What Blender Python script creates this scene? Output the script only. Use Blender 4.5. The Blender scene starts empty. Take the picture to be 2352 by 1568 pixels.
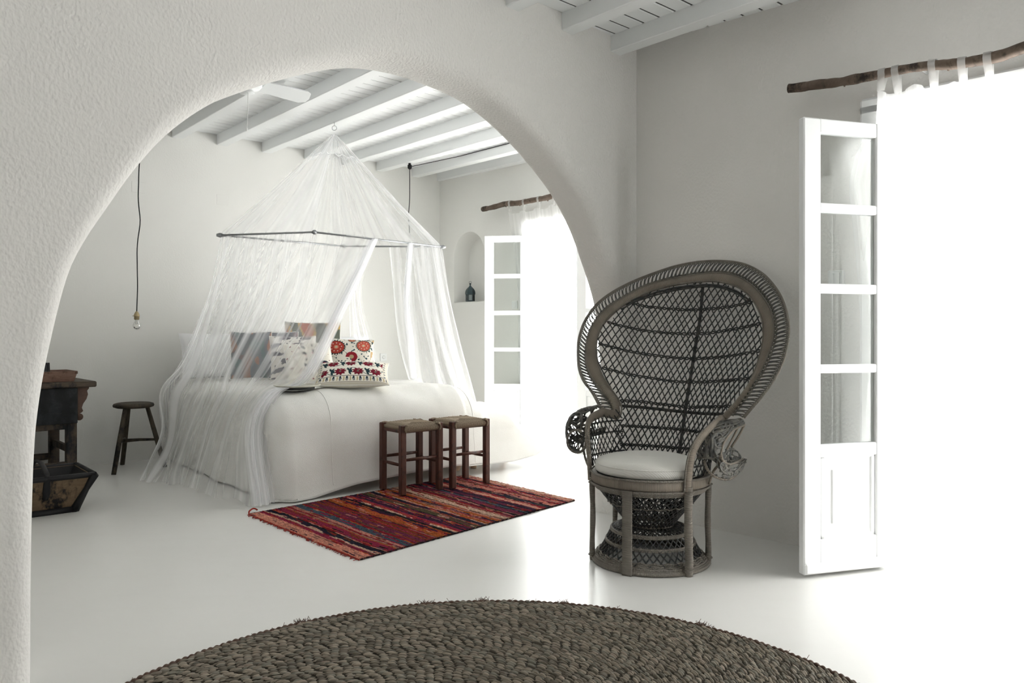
import bpy, math, random
import numpy as np
from mathutils import Vector, Matrix, noise as mnoise
random.seed(7); rng = np.random.default_rng(7)
PI = math.pi
SC = bpy.context.scene
COL = SC.collection
# ------------------------------------------------------------------ camera: level, 1.12 m above the floor, looking along +Y
F, EYE, PX, PY = 1780.0, 1.12, 1176.0, 765.0
def W(x, y, Y):                      # where a sight line stands at depth Y
    return np.array([(x-PX)/F*Y, Y, EYE-(y-PY)/F*Y])
def FL(x, y, z=0.0):                 # the spot of a horizontal plane a sight line meets
    return W(x, y, F*(EYE-z)/(y-PY))
def V(*a): return np.array(a, float)
def unit(v):
    v = np.asarray(v, float); return v/(np.linalg.norm(v)+1e-12)
def catmull(pts, n, closed=False):
    P = np.asarray(pts, float)
    k = len(P)
    if closed: Q = np.vstack([P[-1], P, P[0], P[1]])
    else: Q = np.vstack([2*P[0]-P[1], P, 2*P[-1]-P[-2]])
    m = k if closed else k-1
    out = []
    per = 16
    for i in range(m):
        a, b, c, d = Q[i], Q[i+1], Q[i+2], Q[i+3]
        for j in range(per):
            t = j/per
            out.append(.5*((2*b)+(c-a)*t+(2*a-5*b+4*c-d)*t*t+(3*b-a-3*c+d)*t**3))
    out.append(P[0] if closed else P[-1])
    out = np.array(out)
    L = np.concatenate([[0], np.cumsum(np.linalg.norm(np.diff(out, axis=0), axis=1))])
    s = np.linspace(0, L[-1], n+1 if closed else n)
    r = np.stack([np.interp(s, L, out[:, i]) for i in range(out.shape[1])], 1)
    return r[:-1] if closed else r
def nz(x, y=0.0, z=0.0): return mnoise.noise(Vector((x, y, z)))

# ------------------------------------------------------------------ materials
class NT:
    def __init__(s, name):
        s.m = bpy.data.materials.new(name); s.m.use_nodes = True
        s.t = s.m.node_tree; s.t.nodes.clear()
        s.out = s.n('ShaderNodeOutputMaterial')
    def n(s, typ, **kw):
        x = s.t.nodes.new(typ)
        for k, v in kw.items():
            if k in x.bl_rna.properties: setattr(x, k, v)
            else: s.put(x.inputs[k.replace('_', ' ')], v)
        return x
    def put(s, sock, v):
        if hasattr(v, 'outputs'): v = v.outputs[0]
        if isinstance(v, bpy.types.NodeSocket): s.t.links.new(v, sock)
        elif isinstance(v, (tuple, list)) and sock.type == 'RGBA' and len(v) == 3: sock.default_value = (*v, 1)
        else: sock.default_value = v
    def coord(s, scale=(1, 1, 1), kind='Object'):
        c = s.n('ShaderNodeTexCoord'); mp = s.n('ShaderNodeMapping')
        s.t.links.new(c.outputs[kind], mp.inputs[0]); mp.inputs['Scale'].default_value = scale
        return mp.outputs[0]
    def noise(s, vec, scale, detail=3, rough=.55, dist=0):
        x = s.n('ShaderNodeTexNoise'); s.put(x.inputs['Vector'], vec)
        x.inputs['Scale'].default_value = scale; x.inputs['Detail'].default_value = detail
        x.inputs['Roughness'].default_value = rough; x.inputs['Distortion'].default_value = dist
        return x.outputs['Fac']
    def ramp(s, fac, stops):
        x = s.n('ShaderNodeValToRGB'); s.put(x.inputs[0], fac)
        e = x.color_ramp.elements
        while len(e) < len(stops): e.new(.5)
        for i, (p, c) in enumerate(stops):
            e[i].position = p
            e[i].color = (*c, 1) if isinstance(c, (tuple, list)) else (c, c, c, 1)
        return x.outputs[0]
    def math(s, op, a, b=0.0):
        x = s.n('ShaderNodeMath', operation=op); s.put(x.inputs[0], a); s.put(x.inputs[1], b); return x.outputs[0]
    def mix(s, f, a, b, blend='MIX'):
        x = s.n('ShaderNodeMix', data_type='RGBA', blend_type=blend)
        s.put(x.inputs[0], f); s.put(x.inputs[6], a); s.put(x.inputs[7], b); return x.outputs[2]
    def bump(s, h, strength=.5, dist=.01, normal=None):
        x = s.n('ShaderNodeBump'); s.put(x.inputs['Height'], h)
        x.inputs['Strength'].default_value = strength; x.inputs['Distance'].default_value = dist
        if normal is not None: s.put(x.inputs['Normal'], normal)
        return x.outputs[0]
    def attr(s, name, out='Fac'):
        x = s.n('ShaderNodeAttribute', attribute_name=name); return x.outputs[out]
    def bsdf(s, col, rough=.6, spec=.5, normal=None, **kw):
        x = s.n('ShaderNodeBsdfPrincipled'); s.put(x.inputs['Base Color'], col)
        s.put(x.inputs['Roughness'], rough); s.put(x.inputs['Specular IOR Level'], spec)
        if normal is not None: s.put(x.inputs['Normal'], normal)
        for k, v in kw.items(): s.put(x.inputs[k.replace('_', ' ')], v)
        s.t.links.new(x.outputs[0], s.out.inputs[0]); return x
MAT = {}
def plain(name, col, rough=.5, spec=.4, **kw):
    n = NT(name); n.bsdf(col, rough, spec, **kw); MAT[name] = n.m; return n.m
def plaster(name, col, strength, dist):
    n = NT(name); c = n.coord()
    a = n.noise(n.coord((1.15, 1.15, .85)), 74, 1, .4); b = n.noise(c, 3.5, 1)
    h = n.math('ADD', n.math('MULTIPLY', n.ramp(a, [(.25, 0.0), (.72, 1.0)]), .75), n.math('MULTIPLY', b, 1.6))
    tint = n.mix(n.ramp(n.noise(c, 1.3, 1), [(.35, 0.0), (.7, 1.0)]), col, tuple(x*.97 for x in col))
    n.bsdf(tint, .85, .2, n.bump(h, strength, dist)); MAT[name] = n.m
WHITE = (.80, .785, .755)
plaster('plaster', WHITE, .55, .005)
plaster('plaster_fine', (.79, .772, .742), .32, .004)
plaster('plaster_smooth', (.81, .805, .775), .12, .004)
plain('white_paint', (.84, .85, .85), .35, .4)
n = NT('ceiling_paint'); n.bsdf((.885, .90, .90), .45, .3); MAT['ceiling_paint'] = n.m
plain('gap_shade', (.10, .10, .10), .9, .1)  # dark deck colour stands in for the shadow in the board joints
n = NT('floor_cement'); c = n.coord()
big = n.noise(n.coord((.9, 1.3, 1)), 1.1, 3, .5, .6); fine = n.noise(n.coord((1, 2.2, 1)), 5, 2, .5)
colr = n.mix(n.ramp(big, [(.3, 0.0), (.75, 1.0)]), (.78, .775, .752), (.80, .795, .775))
colr = n.mix(n.ramp(fine, [(.2, .5), (.5, 0.0)]), colr, (.765, .76, .735))
n.bsdf(colr, .27, .5, n.bump(fine, .02, .006)); MAT['floor_cement'] = n.m
def wood(name, base, dark, light, scale=(14, 14, 2), patch=.5, rough=.65):
    n = NT(name); c = n.coord(scale)
    g = n.noise(c, 3, 6, .65, .8); p = n.noise(n.coord((1, 1, .6)), 9, 5, .7)
    col = n.mix(n.ramp(g, [(.3, 0.0), (.7, 1.0)]), base, light)
    col = n.mix(n.ramp(p, [(patch, 0.0), (min(.98, patch+.12), 1.0)]), col, dark)
    n.bsdf(col, rough, .3, n.bump(g, .35, .004)); MAT[name] = n.m
wood('stool_wood', (.060, .022, .014), (.016, .008, .006), (.095, .036, .024), (22, 22, 2), .56, .42)
wood('tripod_wood', (.040, .032, .022), (.010, .009, .008), (.075, .060, .042), (16, 16, 2), .5)
wood('table_wood', (.052, .040, .030), (.010, .011, .012), (.090, .066, .046), (5, 5, 16), .5)
wood('table_dark', (.010, .014, .016), (.006, .007, .008), (.022, .026, .027), (5, 5, 16), .45)
wood('bracket_wood', (.080, .048, .036), (.02, .015, .012), (.12, .072, .052), (8, 8, 6), .62)
wood('tray_wood', (.145, .082, .058), (.04, .022, .016), (.24, .15, .11), (6, 6, 20), .58)
wood('bucket_wood', (.125, .085, .050), (.012, .011, .010), (.18, .125, .075), (4, 4, 22), .52)
plain('bucket_black', (.010, .010, .011), .55, .3)
wood('branch_wood', (.070, .050, .038), (.018, .013, .010), (.175, .130, .098), (3, 3, 3), .52)
plain('black_cord', (.006, .006, .007), .6, .3)
plain('brass', (.42, .34, .20), .35, .5, Metallic=.8)
plain('steel', (.30, .31, .32), .4, .5, Metallic=.7)
plain('lantern_metal', (.012, .035, .045), .45, .5)
plain('white_plastic', (.82, .83, .82), .35, .5)
plain('fan_white', (.78, .80, .80), .4, .4)
plain('white_cotton', (.84, .84, .83), .9, .1)
plain('frame_black', (.008, .008, .009), .4, .4)
plain('picture_dark', (.035, .04, .045), .25, .5)
plain('tray_straw', (.62, .60, .52), .7, .2)
plain('tray_base', (.05, .05, .05), .8, .2)
plain('bed_wood', (.55, .38, .26), .55, .3)
def glass(name, rough=0.0, tint=(1, 1, 1), k=1.0):
    n = NT(name); fr = n.n('ShaderNodeFresnel'); fr.inputs[0].default_value = 1.5
    t = n.n('ShaderNodeBsdfTransparent'); n.put(t.inputs[0], tint)
    g = n.n('ShaderNodeBsdfGlossy'); g.inputs['Roughness'].default_value = rough
    mx = n.n('ShaderNodeMixShader'); n.put(mx.inputs[0], n.math('MULTIPLY', fr, k)); n.t.links.new(t.outputs[0], mx.inputs[1]); n.t.links.new(g.outputs[0], mx.inputs[2])
    n.t.links.new(mx.outputs[0], n.out.inputs[0]); MAT[name] = n.m
glass('pane_glass', 0, (.97, .985, .98), .22); glass('bulb_glass', 0, (.95, .95, .94), 1.2); glass('lantern_glass', .05, (.75, .8, .82), 1.3)
def sheer(name, dens, var, freq, col=(.92, .93, .95), trans=.5):
    n = NT(name); a = n.attr('along')
    x = n.n('ShaderNodeTexNoise', noise_dimensions='1D'); n.put(x.inputs['W'], n.math('MULTIPLY', a, freq)); x.inputs['Scale'].default_value = 1; x.inputs['Detail'].default_value = 2
    fac = n.math('ADD', n.math('MULTIPLY', n.ramp(x.outputs['Fac'], [(.40, 0.0), (.74, 1.0)]), var), dens)
    d = n.n('ShaderNodeBsdfDiffuse'); n.put(d.inputs[0], col)
    t = n.n('ShaderNodeBsdfTranslucent'); n.put(t.inputs[0], col)
    m1 = n.n('ShaderNodeMixShader'); m1.inputs[0].default_value = trans
    n.t.links.new(d.outputs[0], m1.inputs[1]); n.t.links.new(t.outputs[0], m1.inputs[2])
    tr = n.n('ShaderNodeBsdfTransparent'); m2 = n.n('ShaderNodeMixShader'); n.put(m2.inputs[0], fac)
    n.t.links.new(tr.outputs[0], m2.inputs[1]); n.t.links.new(m1.outputs[0], m2.inputs[2])
    n.t.links.new(m2.outputs[0], n.out.inputs[0]); MAT[name] = n.m
sheer('net', .14, .46, 11, (.97, .975, .99), .55)
sheer('net_bundle', .34, .25, 12, (.97, .975, .99))
sheer('curtain_sheer', .48, .15, 30, (.93, .93, .92), .6)
sheer('curtain_dense', .70, .15, 30, (.93, .93, .92), .42)
# wrapped cane: fine windings across the length of each strip
def cane(name, a, b, freq, bumpd=.0015, patch=None):
    n = NT(name); s = n.attr('along')
    x = n.n('ShaderNodeTexNoise', noise_dimensions='1D'); n.put(x.inputs['W'], n.math('MULTIPLY', s, freq)); x.inputs['Scale'].default_value = 1; x.inputs['Detail'].default_value = 1
    w = n.math('SINE', n.math('MULTIPLY', s, freq*2.6))
    col = n.mix(n.ramp(x.outputs['Fac'], [(.3, 0.0), (.7, 1.0)]), a, b)
    col = n.mix(n.ramp(w, [(.0, .0), (.75, .0), (.98, .75)]), col, tuple(q*.25 for q in a))
    n2 = n.noise(n.coord(), 7, 3)
    col = n.mix(n.ramp(n2, [(.45, 0.0), (.75, .6)]), col, tuple(q*.55 for q in a))
    n.bsdf(col, .5, .35, n.bump(w, .6, bumpd)); MAT[name] = n.m
cane('cane_wrap', (.215, .185, .152), (.32, .27, .215), 420)
cane('cane_leg', (.18, .162, .140), (.28, .25, .21), 420)
n = NT('cane_dark'); col = n.mix(n.ramp(n.noise(n.coord(), 40, 3), [(.35, 0.0), (.65, 1.0)]), (.017, .021, .023), (.056, .052, .046)); n.bsdf(col, .45, .4); MAT['cane_dark'] = n.m
n = NT('cane_mid'); col = n.mix(n.ramp(n.noise(n.coord(), 30, 3), [(.35, 0.0), (.65, 1.0)]), (.070, .073, .071), (.14, .13, .11)); n.bsdf(col, .5, .35); MAT['cane_mid'] = n.m
n = NT('vcol_cloth'); n.bsdf(n.attr('Col', 'Color'), .9, .12, n.bump(n.noise(n.coord(), 350, 2), .4, .002)); MAT['vcol_cloth'] = n.m
n = NT('rush'); s = n.attr('along'); x = n.n('ShaderNodeTexNoise', noise_dimensions='1D'); n.put(x.inputs['W'], n.math('MULTIPLY', s, 160)); x.inputs['Scale'].default_value = 1
n.bsdf(n.mix(x.outputs['Fac'], (.12, .09, .06), (.42, .34, .25)), .75, .2); MAT['rush'] = n.m
n = NT('grass_braid'); n.bsdf(n.attr('Col', 'Color'), .7, .3, n.bump(n.noise(n.coord(), 400, 2), .3, .002)); MAT['grass_braid'] = n.m
plain('grass_under', (.035, .030, .022), .9, .1)
n = NT('bedspread_cloth'); c = n.coord()
wv = n.n('ShaderNodeTexWave', wave_type='BANDS', bands_direction='DIAGONAL'); n.put(wv.inputs['Vector'], c); wv.inputs['Scale'].default_value = 60; wv.inputs['Distortion'].default_value = 6; wv.inputs['Detail'].default_value = 2; wv.inputs['Detail Scale'].default_value = 3
h = n.math('ADD', n.math('MULTIPLY', wv.outputs['Fac'], .9), n.math('MULTIPLY', n.noise(c, 220, 1), .5))
colb = n.mix(n.ramp(n.noise(c, 5, 2), [(.3, 0.0), (.7, 1.0)]), (.80, .79, .755), (.84, .835, .81))
n.bsdf(colb, .92, .1, n.bump(h, .42, .003)); MAT['bedspread_cloth'] = n.m
n = NT('cushion_white'); c = n.coord(); wv = n.n('ShaderNodeTexWave', wave_type='BANDS', bands_direction='DIAGONAL'); n.put(wv.inputs['Vector'], c); wv.inputs['Scale'].default_value = 50; wv.inputs['Distortion'].default_value = 2
n.bsdf((.80, .79, .75), .9, .1, n.bump(wv.outputs['Fac'], .3, .002)); MAT['cushion_white'] = n.m

# ------------------------------------------------------------------ mesh builder
class MB:
    def __init__(s): s.v = []; s.f = []; s.a = []; s.c = []; s.n = 0
    def add(s, v, f, along=None, col=None):
        v = np.asarray(v, float); k = len(v)
        s.v.append(v)
        f = np.asarray(f, int) if not isinstance(f, list) or (f and len({len(q) for q in f}) == 1) else f
        if isinstance(f, list): s.f.append([[i+s.n for i in q] for q in f])
        else: s.f.append((f+s.n).tolist() if k < 60000 else (f+s.n))
        s.a.append(np.zeros(k) if along is None else np.asarray(along, float))
        s.c.append(np.ones((k, 3))*.5 if col is None else np.broadcast_to(np.asarray(col, float), (k, 3)))
        s.n += k; return s
    def box(s, c, size, ax=None, bevel=0.0):
        c = np.asarray(c, float); h = np.asarray(size, float)/2
        A = np.eye(3) if ax is None else np.asarray(ax, float)      # rows: the box's own axes
        if bevel <= 0:
            q = np.array([[x, y, z] for z in (-1, 1) for y in (-1, 1) for x in (-1, 1)])*h
            return s.add(c+q@A, [[0, 2, 3, 1], [4, 5, 7, 6], [0, 1, 5, 4], [2, 6, 7, 3], [0, 4, 6, 2], [1, 3, 7, 5]])
        b = min(bevel, h.min()*.9); q = []; idx = {}
        for sx in (-1, 1):
            for sy in (-1, 1):
                for sz in (-1, 1):
                    for k in range(3):
                        p = np.array([sx, sy, sz])*(h-b); p[k] += np.array([sx, sy, sz])[k]*b
                        idx[(sx, sy, sz, k)] = len(q); q.append(p)
        f = []
        for k in range(3):
            i, j = (k+1) % 3, (k+2) % 3
            for sg in (-1, 1):
                loop = []
                for (a1, a2) in ((-1, -1), (1, -1), (1, 1), (-1, 1)):
                    d = [0, 0, 0]; d[k] = sg; d[i] = a1; d[j] = a2; loop.append(idx[(*d, k)])
                f.append(loop if sg > 0 else loop[::-1])
        for k in range(3):
            i, j = (k+1) % 3, (k+2) % 3
            for a1 in (-1, 1):
                for a2 in (-1, 1):
                    L = []
                    for sg, w in ((-1, i), (1, i), (1, j), (-1, j)):
                        d = [0, 0, 0]; d[k] = sg; d[i] = a1; d[j] = a2; L.append(idx[(*d, w)])
                    f.append(L if a1*a2 < 0 else L[::-1])
        for sx in (-1, 1):
            for sy in (-1, 1):
                for sz in (-1, 1):
                    L = [idx[(sx, sy, sz, k)] for k in range(3)]
                    f.append(L if sx*sy*sz > 0 else L[::-1])
        return s.add(c+np.array(q)@A, f)
    def bar(s, a, b, w, d, up=(0, 0, 1), bevel=0.0):
        a, b = np.asarray(a, float), np.asarray(b, float); z = unit(b-a)
        x = np.cross(up, z)
        if np.linalg.norm(x) < 1e-3: x = np.cross((1, 0, 0), z)
        x = unit(x); y = np.cross(z, x)
        return s.box((a+b)/2, (w, d, np.linalg.norm(b-a)), np.stack([x, y, z]), bevel)
    def tube(s, pts, r, sides=6, closed=False, caps=True, flat=1.0, up=None, a0=0.0):
        P = np.asarray(pts, float); m = len(P)
        r = np.broadcast_to(np.asarray(r, float), (m,))
        T = np.roll(P, -1, 0)-np.roll(P, 1, 0) if closed else np.gradient(P, axis=0)
        T = T/(np.linalg.norm(T, axis=1, keepdims=True)+1e-12)
        N = np.zeros_like(P)
        if up is not None:
            U = np.broadcast_to(np.asarray(up, float), (m, 3))
            N = U-T*(U*T).sum(1, keepdims=True); N /= (np.linalg.norm(N, axis=1, keepdims=True)+1e-9)
        else:
            h = np.array([0, 0, 1.0]) if abs(T[0][2]) < .9 else np.array([1.0, 0, 0])
            nn = unit(np.cross(T[0], h))
            for i in range(m):
                nn = nn-T[i]*np.dot(nn, T[i]); nn = unit(nn); N[i] = nn
        B = np.cross(T, N)
        th = np.arange(sides)*2*PI/sides
        ring = (N[:, None, :]*np.cos(th)[None, :, None]*flat+B[:, None, :]*np.sin(th)[None, :, None])*r[:, None, None]
        v = (P[:, None, :]+ring).reshape(-1, 3)
        L = np.concatenate([[0], np.cumsum(np.linalg.norm(np.diff(P, axis=0), axis=1))])+a0
        al = np.repeat(L, sides)
        f = []
        mm = m if closed else m-1
        for i in range(mm):
            j = (i+1) % m
            for k in range(sides):
                k2 = (k+1) % sides
                f.append([i*sides+k, i*sides+k2, j*sides+k2, j*sides+k])
        s.add(v, f, al)
        if caps and not closed:
            s.f.append([[s.n-m*sides+k for k in range(sides)][::-1], [s.n-sides+k for k in range(sides)]])
        return s
    def lathe(s, prof, c=(0, 0, 0), sides=24, ax=None):
        P = np.asarray(prof, float); th = np.arange(sides)*2*PI/sides
        v = np.stack([P[:, None, 0]*np.cos(th), P[:, None, 0]*np.sin(th), np.repeat(P[:, 1:2], sides, 1)], -1).reshape(-1, 3)
        if ax is not None: v = v@np.asarray(ax, float)
        f = [[i*sides+k, i*sides+(k+1) % sides, (i+1)*sides+(k+1) % sides, (i+1)*sides+k] for i in range(len(P)-1) for k in range(sides)]
        return s.add(v+np.asarray(c, float), f)
    def grid(s, G, closed_u=False, along=None, col=None):
        G = np.asarray(G, float); nu, nv = G.shape[:2]
        I = np.arange(nu*nv).reshape(nu, nv)
        A = I[:-1, :-1]; f = np.stack([I[:-1, :-1], I[1:, :-1], I[1:, 1:], I[:-1, 1:]], -1).reshape(-1, 4)
        if closed_u: f = np.vstack([f, np.stack([I[-1, :-1], I[0, :-1], I[0, 1:], I[-1, 1:]], -1)])
        return s.add(G.reshape(-1, 3), f, None if along is None else np.asarray(along).reshape(-1), None if col is None else np.asarray(col).reshape(-1, 3))
    def prism(s, poly, origin, ex, ey, thick):          # polygon in plane (ex, ey), thickness centred
        poly = np.asarray(poly, float); o = np.asarray(origin, float); ex = np.asarray(ex, float); ey = np.asarray(ey, float)
        nn = unit(np.cross(ex, ey)); k = len(poly)
        p = o+poly[:, :1]*ex+poly[:, 1:]*ey
        v = np.vstack([p-nn*thick/2, p+nn*thick/2])
        f = [list(range(k))[::-1], list(range(k, 2*k))]+[[i, (i+1) % k, k+(i+1) % k, k+i] for i in range(k)]
        return s.add(v, f)
    def build(s, name, mat, parent=None, smooth=True, local=False, angle=None):
        me = bpy.data.meshes.new(name)
        v = np.vstack(s.v)
        if parent is not None and not local:
            r = parent
            while r.parent is not None: r = r.parent
            inv = np.array(r.matrix_basis.inverted())
            v = v@inv[:3, :3].T+inv[:3, 3]
        fs = []
        for q in s.f: fs.extend(q.tolist() if isinstance(q, np.ndarray) else q)
        me.from_pydata(v.tolist() if len(v) < 1 else [tuple(x) for x in v], [], fs)
        at = me.attributes.new('along', 'FLOAT', 'POINT'); at.data.foreach_set('value', np.concatenate(s.a).astype(np.float32))
        c = np.vstack(s.c); c4 = np.ones((len(c), 4), np.float32); c4[:, :3] = c
        ca = me.color_attributes.new('Col', 'FLOAT_COLOR', 'POINT'); ca.data.foreach_set('color', c4.ravel())
        me.polygons.foreach_set('use_smooth', np.full(len(me.polygons), smooth))
        if smooth and angle is not None:
            try: me.set_sharp_from_angle(angle=math.radians(angle))
            except Exception: pass
        me.materials.append(MAT[mat] if isinstance(mat, str) else mat)
        o = bpy.data.objects.new(name, me); COL.objects.link(o)
        if parent is not None: o.parent = parent
        return o
def tag(o, label=None, cat=None, group=None, kind=None):
    if label: o['label'] = label
    if cat: o['category'] = cat
    if group: o['group'] = group
    if kind: o['kind'] = kind
    return o
def thing(name, label, cat, loc=(0, 0, 0), rot=None, group=None, kind=None):
    o = bpy.data.objects.new(name, None); COL.objects.link(o)
    o.empty_display_size = .05
    if rot is not None:
        m = Matrix.Translation(Vector(loc)) @ rot.to_4x4(); o.matrix_basis = m
    else: o.location = Vector(loc)
    return tag(o, label, cat, group, kind)
def copy_tree(o, parent=None):
    c = o.copy(); COL.objects.link(c); c.parent = parent
    for ch in list(o.children): copy_tree(ch, c)
    return c
SKY, GROUND, EXPO = 16.0, 30.0, -0.48
SC.cycles.adaptive_threshold = .05
# ------------------------------------------------------------------ the rooms
C0 = V(.7736, 4.815); dA = V(.693, .7207); nA = V(-.7207, .693); dR = V(.711, -.703)
def C(t, s, z=0.0):                 # t: along the arch wall away from the corner; s: along the right wall towards the camera
    p = C0-dA*t+dR*s; return V(p[0], p[1], z)
L0 = V(-3.364, 6.758); dB = V(.743, .67); B0 = V(-.842, 9.032); dW = V(.665, -.747)
def Bk(s, z=0.0): p = L0+dB*s; return V(p[0], p[1], z)
def Rw(s, z=0.0, off=0.0):          # bedroom right wall; off = into the room
    nW = V(-.747, -.665); p = B0+dW*s+nW*off; return V(p[0], p[1], z)
HB = 3.35
TH = .27
# arch wall: inverted-U opening, one loft across the thickness with rounded edges
prof = [(.14, -.02), (.10, .35), (.06, .7), (.075, 1.0), (.12, 1.26), (.18, 1.41), (.25, 1.54), (.37, 1.74), (.53, 1.92), (.76, 2.09), (1.01, 2.23), (1.27, 2.325), (1.55, 2.358),
        (1.80, 2.355), (2.02, 2.315), (2.26, 2.22), (2.48, 2.11), (2.68, 1.99), (2.84, 1.85), (2.96, 1.70), (3.06, 1.54), (3.13, 1.42), (3.18, 1.30), (3.23, 1.08), (3.26, .90), (3.275, .72), (3.283, .38), (3.285, -.02)]
ip = catmull(prof, 150)
tg = np.gradient(ip, axis=0); tg /= np.linalg.norm(tg, axis=1, keepdims=True)
nr = np.stack([-tg[:, 1], tg[:, 0]], 1)      # away from the opening?
mid = np.array([1.65, .9])
sgn = np.sign(((ip-mid)*nr).sum(1, keepdims=True)); nr = nr*sgn
nr[np.abs(ip[:, 1]) < .0, 1] = 0
outer = []
tR, tL, zT = -2.3, 6.0, HB
for i, p in enumerate(ip):
    d = p-mid
    if d[0] < 0: k1 = (tR-mid[0])/d[0]
    else: k1 = (tL-mid[0])/d[0]
    k2 = (zT-mid[1])/d[1] if d[1] > 0 else 1e9
    k = min(k1, k2); q = mid+d*k
    q[1] = max(q[1], -.02); outer.append(q)
outer = np.array(outer)
# keep the two upper corners of the wall square
iR = np.argmin(np.abs(outer-np.array([tR, zT])).sum(1)); iL = np.argmin(np.abs(outer-np.array([tL, zT])).sum(1))
outer[iR] = (tR, zT); outer[iL] = (tL, zT); outer[0] = (tR, -.02); outer[-1] = (tL, -.02)
r = .075; stages = []
def stg(P, off): return [C0[None]-dA[None]*P[:, :1]+nA[None]*off, P[:, 1]]
rows = []
for P, off in [(outer, 0.0)]+[(ip+nr*(.25), 0.0)]+[(ip+nr*r*(1-math.sin(a)), r*(1-math.cos(a))) for a in np.linspace(0, PI/2, 7)]+[(ip, TH/2)] + \
              [(ip+nr*r*(1-math.sin(a)), TH-r*(1-math.cos(a))) for a in np.linspace(PI/2, 0, 7)]+[(outer, TH)]:
    xy, z = stg(P, off); rows.append(np.concatenate([xy, z[:, None]], 1))
G = np.stack(rows, 1)
mb = MB(); mb.grid(G)
wa = mb.build('wall_arch', 'plaster'); tag(wa, 'rough white plaster wall with a wide rounded archway', 'wall', kind='structure')
def wall_holes(name, label, p0, d, length, holes, h=HB, thick=.2, inward=1, mat='plaster', z0=-.02):
    """wall slab along d from p0; holes = list of (kind, a, b, zlo, zhi); built column by column, reveals included"""
    d = np.asarray(d, float); nn = V(-d[1], d[0])*inward        # outward side
    ax = np.stack([V(d[0], d[1], 0), V(nn[0], nn[1], 0), V(0, 0, 1)])
    mb = MB(); cuts = sorted({0.0, length, *[x for q in holes for x in (q[0], q[1])]})
    for a, b in zip(cuts[:-1], cuts[1:]):
        hs = [q for q in holes if q[0] <= a+1e-6 and q[1] >= b-1e-6]
        segs = [(z0, h)]
        for q in hs:
            ns = []
            for lo, hi in segs:
                if q[2] > lo: ns.append((lo, min(hi, q[2])))
                if q[3] < hi: ns.append((max(lo, q[3]), hi))
            segs = [x for x in ns if x[1]-x[0] > 1e-4]
        for lo, hi in segs:
            c = p0+d*(a+b)/2+nn*thick/2
            mb.box(V(c[0], c[1], (lo+hi)/2), (b-a, thick, hi-lo), ax)
    return tag(mb.build(name, mat, smooth=False), label, 'wall', kind='structure')
# front right wall: window door next to the chair
D1a, D1b, D1z = 1.46, 2.74, 2.20
wall_holes('wall_right', 'white plaster wall behind the peacock chair with the glazed door', C0, dR, 6.6, [(D1a, D1b, -.02, D1z) ], inward=1, thick=.42, mat='plaster_fine')
# room behind the camera
wall_holes('wall_back', 'white plaster wall closing the front room', C(6, 6.6)[:2], dA, 6.2, [(4.0, 4.45, -.02, 2.2)], inward=-1)  # hole added out of view as fill for the arch wall
wall_holes('wall_left', 'white plaster side wall of the front room', C(6, -.3)[:2], dR, 6.9, [], inward=-1)
# bedroom
wall_holes('wall_bedroom_back', 'smooth white wall behind the bed', Bk(-2.3)[:2], dB, 2.3+3.40, [], inward=1, mat='plaster_smooth')
nicheA, nicheB, nicheLo, nicheHi = .27, .80, 1.474, 2.235
D2a, D2b, D2z = 1.53, 2.83, 2.22
D4a, D4b, D4z = 3.25, 4.60, 2.60  # unseen opening added to brighten the bedroom
# right wall of the bedroom in three slabs, the first with an arched niche
def niche_wall():
    d = dW; nn = V(.747, .665); mb = MB()
    def P(s, z, o): q = B0+d*s+nn*o; return V(q[0], q[1], z)
    k = 28; w = (nicheB-nicheA)/2; sc_ = (nicheA+nicheB)/2; spring = nicheHi-w
    loop = [(nicheA, nicheLo)]+[(nicheA, nicheLo+(spring-nicheLo)*i/8) for i in range(1, 8)]
    loop += [(sc_-w*math.cos(a), spring+w*math.sin(a)) for a in np.linspace(0, PI, k)]
    loop += [(nicheB, spring-(spring-nicheLo)*i/8) for i in range(1, 8)]+[(nicheB, nicheLo)]
    loop += [(nicheB-(nicheB-nicheA)*i/8, nicheLo) for i in range(1, 8)]
    loop = np.array(loop); cen = np.array([sc_, (nicheLo+spring)/2])
    X0, X1, Z0, Z1 = -.02, D2a, -.02, HB
    out = []
    for p in loop:
        dd = p-cen; ks = []
        if dd[0] > 1e-9: ks.append((X1-cen[0])/dd[0])
        if dd[0] < -1e-9: ks.append((X0-cen[0])/dd[0])
        if dd[1] > 1e-9: ks.append((Z1-cen[1])/dd[1])
        if dd[1] < -1e-9: ks.append((Z0-cen[1])/dd[1])
        out.append(cen+dd*min(ks))
    out = np.array(out)
    for cx_, cz_ in ((X0, Z0), (X1, Z0), (X0, Z1), (X1, Z1)):
        out[np.argmin(np.abs(out-np.array([cx_, cz_])).sum(1))] = (cx_, cz_)
    rr = .03; rows = []
    shr = lambda q: cen+(loop-cen)*(1-q/ .3)
    for L_, o in ((out, 0), (cen+(loop-cen)*(1+rr/.3), 0), (cen+(loop-cen)*(1+rr*.3/.3), rr*.25), (loop, rr), (loop, .19), (cen+(loop-cen)*.97, .22), (cen+(loop-cen)*.5, .225), (cen+(loop-cen)*.01, .225)):
        rows.append(np.array([P(a, b, o) for a, b in L_]))
    mb.grid(np.stack(rows, 1), closed_u=True)
    return mb
nm = niche_wall()
nm.box(V(*(B0+dW*(D2a/2)+V(.747, .665)*.29), HB/2), (D2a+.04, .10, HB+.04), np.stack([V(*dW, 0), V(.747, .665, 0), V(0, 0, 1)]))
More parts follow.
